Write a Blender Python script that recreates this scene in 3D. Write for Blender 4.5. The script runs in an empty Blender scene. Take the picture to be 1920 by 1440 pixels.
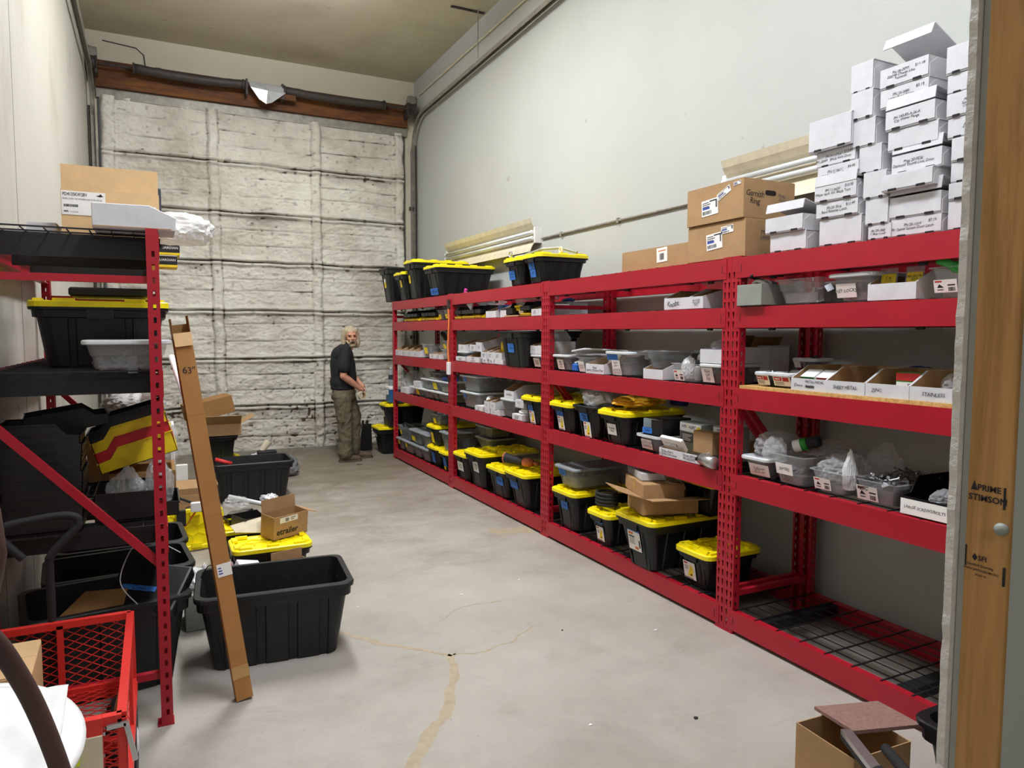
import bpy, bmesh, math, random
import numpy as np
from mathutils import Vector, Matrix, Euler, noise
random.seed(7)
SC = bpy.context.scene
COL = SC.collection
# ---------------------------------------------------------------- camera
F_PX, YAW, PITCH, ROLL, CAM_H = 1339.26, 0.4629, 0.0707, -0.0023, 1.5817
cam_d = bpy.data.cameras.new('camera'); cam_d.sensor_width = 36.0
cam_d.lens = F_PX / 1920 * 36.0; cam_d.clip_start = 0.02; cam_d.clip_end = 60
cam = bpy.data.objects.new('camera', cam_d); COL.objects.link(cam)
fw = Vector((math.sin(YAW)*math.cos(PITCH), math.cos(YAW)*math.cos(PITCH), -math.sin(PITCH)))
rt = Vector((math.cos(YAW), -math.sin(YAW), 0)); up = rt.cross(fw)
cr, sr = math.cos(ROLL), math.sin(ROLL)
rt2 = cr*rt - sr*up; up2 = sr*rt + cr*up
cam.matrix_world = Matrix(((rt2.x, up2.x, -fw.x, 0), (rt2.y, up2.y, -fw.y, 0), (rt2.z, up2.z, -fw.z, CAM_H), (0, 0, 0, 1)))
SC.camera = cam
# ---------------------------------------------------------------- world, lamps, exposure
w = bpy.data.worlds.new('world'); SC.world = w; w.use_nodes = True
w.node_tree.nodes['Background'].inputs[0].default_value = (0.9, 0.95, 1.0, 1)
w.node_tree.nodes['Background'].inputs[1].default_value = 0.05
def lamp(name, loc, sx, sy, watt, col, rot=(0, 0, 0)):
    d = bpy.data.lights.new(name, 'AREA'); d.shape = 'RECTANGLE'; d.size = sx; d.size_y = sy
    d.energy = watt; d.color = col
    o = bpy.data.objects.new(name, d); COL.objects.link(o); o.location = loc; o.rotation_euler = rot
lamp('far_tube_light', (1.15, 5.75, 4.88), 0.35, 2.4, 118, (0.98, 1.0, 1.07))
lamp('far_tube_upper_glow', (1.15, 5.75, 4.90), 0.35, 2.4, 105, (0.98, 1.0, 1.07), (math.pi, 0, 0))
lamp('near_tube_light', (1.15, 1.7, 4.88), 0.35, 2.4, 100, (0.95, 0.99, 1.13))
lamp('near_tube_upper_glow', (1.15, 1.7, 4.90), 0.35, 2.4, 70, (0.95, 0.99, 1.13), (math.pi, 0, 0))
lamp('added_head_wall_fill', (1.15, 6.98, 4.86), 1.2, 0.12, 17, (0.98, 1.0, 1.07), (-math.pi/2+0.05, 0, math.pi))  # added fill lamp, not a fixture: brightens the back wall above the door
lamp('front_room_light', (0.1, -1.3, 2.75), 1.2, 0.6, 21, (1.0, 0.97, 0.93))
vs = SC.view_settings
vs.view_transform = 'Standard'; vs.look = 'None'; vs.gamma = 1.0; vs.use_curve_mapping = False
vs.exposure = 0.40
SC.cycles.max_bounces = 8; SC.cycles.transparent_max_bounces = 24
SC.cycles.diffuse_bounces = 5; SC.cycles.glossy_bounces = 3; SC.cycles.transmission_bounces = 4
SC.cycles.use_denoising = True; SC.cycles.sample_clamp_indirect = 4.0
SC.cycles.caustics_reflective = False; SC.cycles.caustics_refractive = False

# ---------------------------------------------------------------- materials
def hx(s):
    s = s.lstrip('#'); r = []
    for i in (0, 2, 4):
        c = int(s[i:i+2], 16)/255
        r.append(c/12.92 if c <= 0.04045 else ((c+0.055)/1.055)**2.4)
    return (*r, 1.0)
class NT:
    def __init__(self, name):
        self.m = bpy.data.materials.new(name); self.m.use_nodes = True
        self.t = self.m.node_tree; self.b = self.t.nodes['Principled BSDF']
        self.out = self.t.nodes['Material Output']
    def n(self, typ, **kw):
        nd = self.t.nodes.new(typ)
        for k, v in kw.items():
            if k.startswith('i_'):
                key = k[2:]; key = int(key) if key.isdigit() else key.replace('_', ' ')
                nd.inputs[key].default_value = v
            else: setattr(nd, k, v)
        return nd
    def l(self, a, b): self.t.links.new(a, b)
    def coord(self, scale=(1, 1, 1), kind='Object'):
        tc = self.n('ShaderNodeTexCoord'); mp = self.n('ShaderNodeMapping')
        mp.inputs['Scale'].default_value = scale; self.l(tc.outputs[kind], mp.inputs['Vector']); return mp.outputs[0]
    def noise(self, scale, detail=4, rough=0.6, vec=None, dist=0.0):
        nd = self.n('ShaderNodeTexNoise'); nd.inputs['Scale'].default_value = scale
        nd.inputs['Detail'].default_value = detail; nd.inputs['Roughness'].default_value = rough
        nd.inputs['Distortion'].default_value = dist
        if vec is not None: self.l(vec, nd.inputs['Vector'])
        return nd.outputs['Fac']
    def ramp(self, fac, stops):
        nd = self.n('ShaderNodeValToRGB'); el = nd.color_ramp.elements
        while len(el) > 1: el.remove(el[-1])
        el[0].position, el[0].color = stops[0]
        for p, c in stops[1:]:
            e = el.new(p); e.color = c
        self.l(fac, nd.inputs[0]); return nd.outputs[0]
    def mix(self, fac, a, b, mode='MIX'):
        nd = self.n('ShaderNodeMix', data_type='RGBA', blend_type=mode)
        for s, v in ((nd.inputs[0], fac), (nd.inputs[6], a), (nd.inputs[7], b)):
            if hasattr(v, 'is_linked'): self.l(v, s)
            else: s.default_value = v
        return nd.outputs[2]
    def bump(self, h, strength=0.3, dist=0.01, normal=None):
        nd = self.n('ShaderNodeBump'); nd.inputs['Strength'].default_value = strength; nd.inputs['Distance'].default_value = dist
        self.l(h, nd.inputs['Height'])
        if normal is not None: self.l(normal, nd.inputs['Normal'])
        return nd.outputs[0]
    def set(self, base=None, rough=None, metal=None, spec=None, normal=None, alpha=None, trans=None):
        for k, v in (('Base Color', base), ('Roughness', rough), ('Metallic', metal), ('Specular IOR Level', spec), ('Normal', normal), ('Alpha', alpha), ('Transmission Weight', trans)):
            if v is None: continue
            if hasattr(v, 'is_linked'): self.l(v, self.b.inputs[k])
            else: self.b.inputs[k].default_value = v
        return self.m
def plain(name, col, rough=0.5, metal=0.0, spec=0.5, var=0.12, scale=9.0, bump=0.0, bscale=60):
    t = NT(name); v = t.coord(); c = hx(col)
    d = tuple(x*(1-var) for x in c[:3])+(1,); e = tuple(min(1, x*(1+var)) for x in c[:3])+(1,)
    base = t.ramp(t.noise(scale, 5, 0.65, v), [(0.3, d), (0.7, e)])
    nm = t.bump(t.noise(bscale, 4, 0.6, v), bump, 0.004) if bump else None
    return t.set(base, rough, metal, spec, nm)
M = {}
# painted steel of the racks: red with faint scuffs
def red_paint(name, col, scuff):
    t = NT(name); v = t.coord()
    base = t.ramp(t.noise(5, 6, 0.7, v), [(0.3, tuple(x*0.86 for x in hx(col)[:3])+(1,)), (0.7, hx(col))])
    v2 = t.coord((9, 3, 3)); sc = t.ramp(t.noise(2.2, 10, 0.8, v2), [(0.66, (0, 0, 0, 1)), (0.76, (1, 1, 1, 1))])
    return t.set(t.mix(sc, base, hx(scuff)), 0.38, 0, 0.45)
M['red'] = red_paint('rack_red', '#a81528', '#b5404c')
M['wagonred'] = red_paint('wagon_red', '#d8342c', '#c4695c')
M['slot'] = plain('slot_dark', '#14080a', 0.8)
M['wire'] = plain('black_wire', '#1a1b1d', 0.45)
M['blacksteel'] = plain('black_steel', '#131418', 0.5)
# black plastic with dusty scuffs
t = NT('tote_black'); v = t.coord()
b = t.ramp(t.noise(4, 6, 0.7, v), [(0.35, hx('#111214')), (0.7, hx('#1d1f20'))])
v2 = t.coord((14, 14, 3)); s = t.ramp(t.noise(1.6, 9, 0.75, v2), [(0.58, (0, 0, 0, 1)), (0.8, (0.45, 0.45, 0.45, 1))])
M['tote'] = t.set(t.mix(s, b, hx('#4a4a48')), 0.42, 0, 0.4, t.bump(t.noise(160, 2, 0.5, v), 0.12, 0.002))
M['lid'] = plain('lid_yellow', '#fbe410', 0.35, var=0.1, scale=6)
M['binyellow'] = plain('bin_yellow', '#e2c316', 0.4)
M['binred'] = plain('bin_red', '#b81e26', 0.4)
M['binblack'] = plain('bin_black', '#141416', 0.4)
M['kraft'] = None
def kraft(name, col, lines=70):
    t = NT(name); v = t.coord((1, 1, 1)); c = hx(col)
    base = t.ramp(t.noise(7, 6, 0.7, v), [(0.25, tuple(x*0.84 for x in c[:3])+(1,)), (0.75, tuple(min(1, x*1.08) for x in c[:3])+(1,))])
    wv = t.n('ShaderNodeTexWave'); wv.inputs['Scale'].default_value = lines; wv.inputs['Distortion'].default_value = 0.6; t.l(t.coord(), wv.inputs['Vector'])
    return t.set(base, 0.8, 0, 0.15, t.bump(wv.outputs['Fac'], 0.06, 0.001))
M['kraft'] = kraft('kraft_board', '#ab8a64'); M['kraftlt'] = kraft('kraft_board_pale', '#dab788'); M['kraftdk'] = kraft('kraft_board_brown', '#8d6a42')
M['kraftmid'] = kraft('kraft_board_mid', '#ad7d4a'); M['whiteboard'] = kraft('white_corrugated', '#cdcdd0'); M['paper'] = plain('white_paper', '#eceae6', 0.7, var=0.04)
M['tape'] = plain('packing_tape', '#b89158', 0.25); M['bluetape'] = plain('blue_tape', '#2f6fc4', 0.6, var=0.1)
M['ink'] = plain('ink_black', '#17171a', 0.7); M['inkgrey'] = plain('ink_grey', '#5a5a5c', 0.7)
M['inkred'] = plain('ink_red', '#c02a2a', 0.6); M['inkblue'] = plain('ink_blue', '#2a4aa0', 0.6); M['inkorange'] = plain('ink_orange', '#d0762c', 0.6)
M['stickyellow'] = plain('sticker_yellow', '#efd21a', 0.5); M['green'] = plain('green_plastic', '#22902c', 0.35)
M['metalgrey'] = plain('painted_grey', '#8b8f86', 0.45); M['alu'] = plain('aluminium', '#c8cacb', 0.3, 0.9, var=0.05)
M['steel'] = plain('steel_hardware', '#8d8f92', 0.35, 0.85, var=0.3, scale=30); M['white'] = plain('white_plastic', '#e8e8e6', 0.4, var=0.03)
M['greylid'] = plain('grey_lid', '#8f959a', 0.35, var=0.06); M['palelid'] = plain('pale_lid', '#cfd4d6', 0.35, var=0.05)
M['greybits'] = plain('grey_contents', '#6f7274', 0.6, var=0.45, scale=18); M['darkbits'] = plain('dark_contents', '#3a3b3d', 0.5, var=0.5, scale=22)
M['tanbits'] = plain('tan_contents', '#9c9078', 0.6, var=0.4, scale=16); M['blue'] = plain('blue_plastic', '#1e5fb4', 0.4); M['navy'] = plain('navy_cloth', '#232a72', 0.7)
M['coolerblue'] = plain('cooler_blue', '#1f5f92', 0.4); M['beige'] = plain('beige_plastic', '#cfc6ad', 0.5); M['rubber'] = plain('rubber_black', '#18181a', 0.75, bump=0.3)
M['orange'] = plain('orange_cord', '#e07a3a', 0.5); M['pink'] = plain('magenta_film', '#c8278f', 0.4); M['rust'] = None
M['skin'] = plain('skin', '#c08a70', 0.5, var=0.1, scale=25); M['hair'] = plain('hair_grey', '#b3a68a', 0.6, var=0.2, scale=60, bump=0.5, bscale=150)
M['shirt'] = plain('shirt_black', '#15171c', 0.85, var=0.15); M['trousers'] = plain('trousers_olive', '#5e5844', 0.85, var=0.15, bump=0.2)
M['shoe'] = plain('shoe_brown', '#57493a', 0.8, var=0.25, scale=30); M['hose'] = plain('hose_brown', '#4c3430', 0.55, var=0.2)
M['slate'] = plain('slate_board', '#2f3740', 0.5); M['carpet'] = plain('carpet_brown', '#8a6a60', 0.95, var=0.3, scale=120, bump=0.6, bscale=220)
M['amber'] = plain('amber_cloth', '#d9a01e', 0.55, var=0.15); M['gloverust'] = plain('glove_rust', '#b5644a', 0.6)
def clear(name, col, alpha, rough=0.22, bump=0.0):
    t = NT(name); v = t.coord()
    nm = t.bump(t.noise(28, 3, 0.6, v), bump, 0.01) if bump else None
    return t.set(hx(col), rough, 0, 0.55, nm, alpha)
M['clear'] = clear('clear_plastic', '#c3c8ca', 0.34); M['cleargrey'] = clear('smoky_plastic', '#8e9396', 0.5)
M['film'] = clear('clear_film', '#dfe2e4', 0.30, 0.12, 0.6); M['whitefilm'] = clear('milky_film', '#eceeee', 0.72, 0.2, 0.5)
M['silverbag'] = plain('silver_bag', '#c4c6ca', 0.28, 0.35, var=0.15); M['glassy'] = clear('clear_bottle', '#9fb0b8', 0.45, 0.08)
# osb
t = NT('particle_board'); v = t.coord()
M['osb'] = t.set(t.ramp(t.noise(60, 6, 0.8, v), [(0.3, hx('#a5793f')), (0.55, hx('#d3ab6a')), (0.75, hx('#e7cb93'))]), 0.8, 0, 0.2)
# rusty steel
t = NT('rusty_steel'); v = t.coord((0.6, 1, 4))
M['rust'] = t.set(t.ramp(t.noise(3.0, 8, 0.7, v), [(0.3, hx('#2a1c16')), (0.5, hx('#5b3820')), (0.72, hx('#84521f'))]), 0.7, 0.0, 0.3)
M['oldiron'] = plain('old_iron', '#38302c', 0.6, var=0.4, scale=20)
M['oldzinc'] = plain('dull_zinc', '#8e8a80', 0.5, 0.3, var=0.25, scale=14)
# painted drywall
def wallmat(name, col, dirt, texture=0.12, dirtlo=0.62):
    t = NT(name); v = t.coord(kind='Object')
    base = t.ramp(t.noise(1.2, 6, 0.6, v), [(0.3, tuple(x*0.94 for x in hx(col)[:3])+(1,)), (0.7, hx(col))])
    st = t.ramp(t.noise(1.1, 10, 0.72, t.coord((1, 1, 0.5))), [(dirtlo, (0, 0, 0, 1)), (dirtlo+0.2, (0.55, 0.55, 0.55, 1))])
    sp = t.ramp(t.noise(7, 2, 0.5, v), [(0.74, (0, 0, 0, 1)), (0.76, (0.6, 0.6, 0.6, 1))])
    c2 = t.mix(st, base, hx(dirt)); c3 = t.mix(sp, c2, hx(dirt))
    return t.set(c3, 0.6, 0, 0.3, t.bump(t.noise(90, 4, 0.7, v), texture, 0.004))
M['wall'] = wallmat('wall_paint', '#b6b9b4', '#98958a', 0.25, 0.7); M['walldirty'] = wallmat('wall_paint_dirty', '#b4b2a8', '#7f7766', 0.15, 0.52)
M['wallback'] = wallmat('wall_paint_back', '#cfc8b4', '#a0967f', 0.1, 0.6)
M['ceil'] = wallmat('ceiling_paint', '#c2bba6', '#9c927b', 0.05, 0.5)
# foam sprayed door: dirty white, the grime attribute marks the seams where grime has gathered
t = NT('sprayed_foam'); v = t.coord()
at = t.n('ShaderNodeAttribute', attribute_name='grime')
base = t.ramp(t.noise(1.3, 8, 0.68, v), [(0.28, hx('#b5ad9d')), (0.46, hx('#d6d1c5')), (0.66, hx('#eceade'))])
g1 = t.n('ShaderNodeMath', operation='MULTIPLY_ADD'); t.l(t.noise(9, 6, 0.75, t.coord((0.5, 1, 2.2))), g1.inputs[0]); g1.inputs[1].default_value = 0.9; t.l(at.outputs['Fac'], g1.inputs[2])
gm = t.ramp(g1.outputs[0], [(0.55, (0, 0, 0, 1)), (1.25, (1, 1, 1, 1))])
g2 = t.ramp(g1.outputs[0], [(0.56, (0, 0, 0, 1)), (0.95, (0.55, 0.55, 0.55, 1)), (1.35, (1, 1, 1, 1))])
M['foam'] = t.set(t.mix(g2, base, hx('#55493c')), 0.75, 0, 0.25, t.bump(t.noise(26, 6, 0.75, v), 0.9, 0.022))
# concrete floor
t = NT('concrete'); v = t.coord()
base = t.ramp(t.noise(0.8, 9, 0.66, v), [(0.3, hx('#8f8a80')), (0.5, hx('#a5a097')), (0.72, hx('#b3afa6'))])
# old tyre and mud dirt: patchy film that gets denser towards the overhead door
sep = t.n('ShaderNodeSeparateXYZ'); t.l(t.n('ShaderNodeTexCoord').outputs['Object'], sep.inputs[0])
mr = t.n('ShaderNodeMapRange'); t.l(sep.outputs['Y'], mr.inputs[0]); mr.inputs[1].default_value = 4.0; mr.inputs[2].default_value = 8.5; mr.inputs[3].default_value = 0.0; mr.inputs[4].default_value = 0.42
ad = t.n('ShaderNodeMath', operation='ADD'); t.l(t.noise(1.7, 10, 0.78, t.coord((1, 1.6, 1)), 0.6), ad.inputs[0]); t.l(mr.outputs[0], ad.inputs[1])
st = t.ramp(ad.outputs[0], [(0.55, (0, 0, 0, 1)), (0.95, (0.85, 0.85, 0.85, 1))])
c2 = t.mix(st, base, hx('#6f6452'))
fl = t.ramp(t.noise(38, 3, 0.6, v), [(0.7, (0, 0, 0, 1)), (0.74, (0.7, 0.7, 0.7, 1))])
c3 = t.mix(fl, c2, hx('#7d766a'))
M['floor'] = t.set(c3, t.ramp(t.noise(2.5, 6, 0.6, v), [(0.3, (0.42,)*3+(1,)), (0.7, (0.62,)*3+(1,))]), 0, 0.4, t.bump(t.noise(30, 6, 0.7, v), 0.12, 0.006))
M['patch'] = plain('crack_filler', '#a59880', 0.75, var=0.15, scale=20, bump=0.4)
# lumber
t = NT('lumber'); v = t.coord((7, 7, 0.5))
b = t.ramp(t.noise(2.2, 8, 0.7, v, 0.8), [(0.28, hx('#8a6238')), (0.5, hx('#b08551')), (0.75, hx('#c49c66'))])
kn = t.ramp(t.noise(3.3, 3, 0.5, t.coord((6, 6, 1.6))), [(0.70, (0, 0, 0, 1)), (0.8, (1, 1, 1, 1))])
M['lumber'] = t.set(t.mix(kn, b, hx('#5a4026')), 0.75, 0, 0.2)
M['gypsum'] = plain('gypsum_edge', '#d3cfc8', 0.9, var=0.12, scale=40, bump=0.8, bscale=70)
M['mesh'] = M['wagonred']
# ---------------------------------------------------------------- mesh helpers
class MB:
    def __init__(self): self.v = []; self.f = []; self.m = []
    def add(self, vs, fs, mi=0, T=None):
        o = len(self.v)
        self.v += [tuple(T @ Vector(p)) if T is not None else tuple(p) for p in vs]
        for f in fs: self.f.append(tuple(i+o for i in f)); self.m.append(mi)
        return self
    def box(self, x0, x1, y0, y1, z0, z1, mi=0, T=None):
        return self.add([(x0, y0, z0), (x1, y0, z0), (x1, y1, z0), (x0, y1, z0), (x0, y0, z1), (x1, y0, z1), (x1, y1, z1), (x0, y1, z1)],
                        [(0, 3, 2, 1), (4, 5, 6, 7), (0, 1, 5, 4), (1, 2, 6, 5), (2, 3, 7, 6), (3, 0, 4, 7)], mi, T)
    def quad(self, a, b, c, d, mi=0, T=None): return self.add([a, b, c, d], [(0, 1, 2, 3)], mi, T)
    def loft(self, rings, mi=0, cap0=True, cap1=True, closed=True, T=None):
        n = len(rings[0]); vs = [p for r in rings for p in r]; fs = []
        for i in range(len(rings)-1):
            for j in range(n if closed else n-1):
                k = (j+1) % n; fs.append((i*n+j, i*n+k, (i+1)*n+k, (i+1)*n+j))
        if cap0: fs.append(tuple(range(n-1, -1, -1)))
        if cap1: fs.append(tuple((len(rings)-1)*n+j for j in range(n)))
        return self.add(vs, fs, mi, T)
    def tube(self, pts, r, n=8, mi=0, T=None, cap=True):
        pts = [Vector(p) for p in pts]; rr_ = r if isinstance(r, (list, tuple)) else [r]*len(pts)
        rings = []; prev = None
        for i, p in enumerate(pts):
            d = (pts[min(i+1, len(pts)-1)]-pts[max(i-1, 0)]).normalized()
            if prev is None:
                a = d.orthogonal().normalized()
            else:
                a = prev - d*prev.dot(d)
                a = a.normalized() if a.length > 1e-6 else d.orthogonal().normalized()
            prev = a; b = d.cross(a)
            rings.append([tuple(p+(a*math.cos(t)+b*math.sin(t))*rr_[i]) for t in (2*math.pi*k/n for k in range(n))])
        return self.loft(rings, mi, cap, cap, True, T)
    def lathe(self, prof, n=16, mi=0, T=None, cap0=True, cap1=True):
        rings = [[(r*math.cos(2*math.pi*k/n), r*math.sin(2*math.pi*k/n), z) for k in range(n)] for r, z in prof]
        return self.loft(rings, mi, cap0, cap1, True, T)
    def bar(self, a, b, w, h, mi=0, upv=(0, 0, 1)):
        a, b = Vector(a), Vector(b); d = (b-a).normalized(); u = Vector(upv)
        s = d.cross(u)
        if s.length < 1e-5: s = d.cross(Vector((1, 0, 0)))
        s.normalize(); u = s.cross(d)
        q = [s*w/2+u*h/2, -s*w/2+u*h/2, -s*w/2-u*h/2, s*w/2-u*h/2]
        return self.loft([[tuple(a+k) for k in q], [tuple(b+k) for k in q]], mi)
    def build(self, name, mats, parent=None, loc=None, rot=None, smooth=False, bevel=0, seg=1):
        me = bpy.data.meshes.new(name); me.from_pydata(self.v, [], self.f)
        if not isinstance(mats, (list, tuple)): mats = [mats]
        for m_ in mats: me.materials.append(M[m_] if isinstance(m_, str) else m_)
        me.polygons.foreach_set('material_index', self.m)
        if smooth: me.polygons.foreach_set('use_smooth', [True]*len(self.f))
        me.update()
        o = bpy.data.objects.new(name, me); COL.objects.link(o)
        if parent is not None: o.parent = parent
        if loc is not None: o.location = loc
        if rot is not None: o.rotation_euler = rot
        if bevel:
            b = o.modifiers.new('bevel', 'BEVEL'); b.width = bevel; b.segments = seg; b.limit_method = 'ANGLE'; b.angle_limit = 0.6
        return o
def fixn(o):
    bm = bmesh.new(); bm.from_mesh(o.data); bmesh.ops.recalc_face_normals(bm, faces=bm.faces); bm.to_mesh(o.data); bm.free(); return o
def tag(o, label, cat, group=None, kind=None):
    o['label'] = label; o['category'] = cat
    if group: o['group'] = group
    if kind: o['kind'] = kind
    return o
def thing(name, label, cat, loc=(0, 0, 0), rz=0.0, group=None, rot=None):
    o = bpy.data.objects.new(name, None); COL.objects.link(o); o.empty_display_size = 0.05
    o.location = loc; o.rotation_euler = rot if rot else (0, 0, rz)
    return tag(o, label, cat, group)
def struct(o): o['kind'] = 'structure'; return o
def spline(P, n=8):
    P = [Vector(p) for p in P]; out = []
    for i in range(len(P)-1):
        a, b, c, d = P[max(i-1, 0)], P[i], P[i+1], P[min(i+2, len(P)-1)]
        for k in range(n):
            t = k/n; out.append(0.5*((2*b)+(c-a)*t+(2*a-5*b+4*c-d)*t*t+(3*b-a-3*c+d)*t*t*t))
    return out+[P[-1]]
def rr(w, d, r, n=4, cx=0, cy=0):
    pts = []
    for qx, qy, a0 in ((1, 1, 0), (-1, 1, 90), (-1, -1, 180), (1, -1, 270)):
        for k in range(n+1):
            a = math.radians(a0+90*k/n)
            pts.append((cx+qx*(w/2-r)+r*math.cos(a), cy+qy*(d/2-r)+r*math.sin(a)))
    return pts
def lift(p2, z): return [(x, y, z) for x, y in p2]
# text as thin flat lettering; hand=True wobbles it like marker writing
FRONT = Matrix(((0, 0, -1, 0), (-1, 0, 0, 0), (0, 1, 0, 0), (0, 0, 0, 1)))   # written on a face that looks along -x
SIDE = Matrix(((1, 0, 0, 0), (0, 0, -1, 0), (0, 1, 0, 0), (0, 0, 0, 1)))      # written on a face that looks along -y
TOP = Matrix(((0, 1, 0, 0), (-1, 0, 0, 0), (0, 0, 1, 0), (0, 0, 0, 1)))       # lying on a top, read from -x
def T3(x, y, z): return Matrix.Translation((x, y, z))
NTX = [0]
def text(s, size, parent, mtx, mat='ink', hand=True, name='lettering', bold=0.0, width=None):
    cu = bpy.data.curves.new('t', 'FONT'); cu.body = s; cu.size = size; cu.resolution_u = 2
    cu.align_x = 'CENTER'; cu.align_y = 'CENTER'; cu.offset = bold*size; cu.space_line = 0.85
    if hand: cu.shear = 0.15; cu.space_character = 0.95
    ob = bpy.data.objects.new('t', cu)
    me = bpy.data.meshes.new_from_object(ob); bpy.data.objects.remove(ob); bpy.data.curves.remove(cu)
    NTX[0] += 1; sd = NTX[0]*3.7
    if me.vertices:
        xs = [v.co.x for v in me.vertices]; k = width/(max(xs)-min(xs)) if width else 1
        for v in me.vertices:
            c = v.co; x, y = c.x*k, c.y
            if hand:
                q = Vector((x/size*0.9+sd, y/size*0.5, sd)); y += noise.noise(q)*size*0.22; x += noise.noise(q+Vector((9, 5, 0)))*size*0.14
            v.co = (x, y, 0.0006)
    me.name = name; me.materials.clear(); me.materials.append(M[mat])
    for p in me.polygons: p.material_index = 0
    o = bpy.data.objects.new(name, me); COL.objects.link(o); o.parent = parent; o.matrix_local = mtx
    return o
def card(parent, name, mtx, w_, h_, mat='paper', lines=None, tsize=0.02, tmat='ink', hand=True, extra=None, th=0.0012, label=None):
    """a sticker or a strip of tape: plate in its local xy plane; lettering is its sub-part"""
    b = MB().box(-w_/2, w_/2, -h_/2, h_/2, 0, th)
    if extra: extra(b, w_, h_, th)
    mats = [mat, 'ink', 'stickyellow', 'inkred', 'inkgrey', 'paper', 'inkblue', 'inkorange']
    o = b.build(name, mats, parent); o.matrix_local = mtx
    if label: o['label'] = label
    if lines: text(lines, tsize, o, T3(0, 0, th), tmat, hand, width=None)
    return o
def rows(n, x0=-0.42, x1=0.3, y0=0.35, y1=-0.35, mi=4, frac=0.45):
    def f(b, w_, h_, th):
        r = random.Random(n*7+int(w_*1e4))
        for i in range(n):
            y = (y0+(y1-y0)*(i+0.5)/n)*h_; hh = abs(y1-y0)*h_/n*frac/2
            b.box(x0*w_, (x0+(x1-x0)*r.uniform(0.6, 1))*w_, y-hh, y+hh, th, th+0.0004, mi)
    return f
def barcode(b, x0, x1, y0, y1, th, mi=1, n=14):
    r = random.Random(int(x0*1e5)+n); x = x0; s = (x1-x0)/n/1.5
    while x < x1-s:
        wv = s*r.choice((0.5, 0.8, 1.2)); b.box(x, x+wv, y0, y1, th, th+0.0004, mi); x += wv+s*r.choice((0.5, 0.9))
def yellow_sticker(b, w_, h_, th):          # white product sticker with a big yellow shape and a black line
    b.add([(-0.2*w_, -0.36*h_, th+.0003), (0.25*w_, -0.34*h_, th+.0003), (0.34*w_, 0.15*h_, th+.0003), (0.1*w_, 0.38*h_, th+.0003), (0.02*w_, 0.1*h_, th+.0003)], [(0, 1, 2, 3, 4)], 2)
    b.box(-0.46*w_, 0.3*w_, -0.47*h_, -0.43*h_, th, th+.0004, 1)
    for i in range(3): b.box(-0.42*w_, -0.1*w_, (0.2-0.09*i)*h_, (0.24-0.09*i)*h_, th, th+.0004, 4)
    b.box(-0.42*w_, -0.12*w_, 0.34*h_, 0.44*h_, th, th+.0004, 3); b.box(0.05*w_, 0.2*w_, -0.3*h_, -0.2*h_, th, th+.0005, 1)
def shoe_sticker(b, w_, h_, th):            # clear bin product sticker: little mark, bars, pink corner
    b.add([(-0.36*w_, -0.12*h_, th+.0003), (-0.26*w_, 0.16*h_, th+.0003), (-0.06*w_, -0.12*h_, th+.0003), (-0.2*w_, -0.02*h_, th+.0003)], [(0, 3, 1), (0, 2, 3), (3, 2, 1)], 1)
    b.box(0.1*w_, 0.42*w_, 0.02*h_, 0.12*h_, th, th+.0004, 1); barcode(b, 0.12*w_, 0.42*w_, -0.4*h_, -0.1*h_, th)
    b.box(-0.44*w_, -0.14*w_, 0.3*h_, 0.42*h_, th, th+.0004, 3); b.box(-0.36*w_, -0.1*w_, -0.32*h_, -0.24*h_, th, th+.0004, 4)
def outline(w_, d_, r, grooves, inset, n=4):
    """rounded rectangle (x depth d_, y width w_), centred, with vertical grooves pushed in by inset"""
    pts = []
    def side(ax, ay, bx, by, nx, ny, cs, L):
        for c, gw in cs:
            for s, k in ((c-gw/2-0.006, 0), (c-gw/2, 1), (c+gw/2, 1), (c+gw/2+0.006, 0)):
                u = (s/L)+0.5; pts.append((ax+(bx-ax)*u-nx*inset*k, ay+(by-ay)*u-ny*inset*k))
    X, Y = d_/2, w_/2; gl, gs = grooves
    def arc(cx, cy, a0):
        for k in range(n+1):
            a = math.radians(a0+90*k/n); pts.append((cx+r*math.cos(a), cy+r*math.sin(a)))
    arc(X-r, Y-r, 0); side(X, Y, -X, Y, 0, 1, gl, d_); arc(-X+r, Y-r, 90); side(-X, Y, -X, -Y, -1, 0, gs, w_)
    arc(-X+r, -Y+r, 180); side(-X, -Y, X, -Y, 0, -1, gl, d_); arc(X-r, -Y+r, 270); side(X, -Y, X, Y, 1, 0, gs, w_)
    return pts
LIDC = {}
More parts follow.
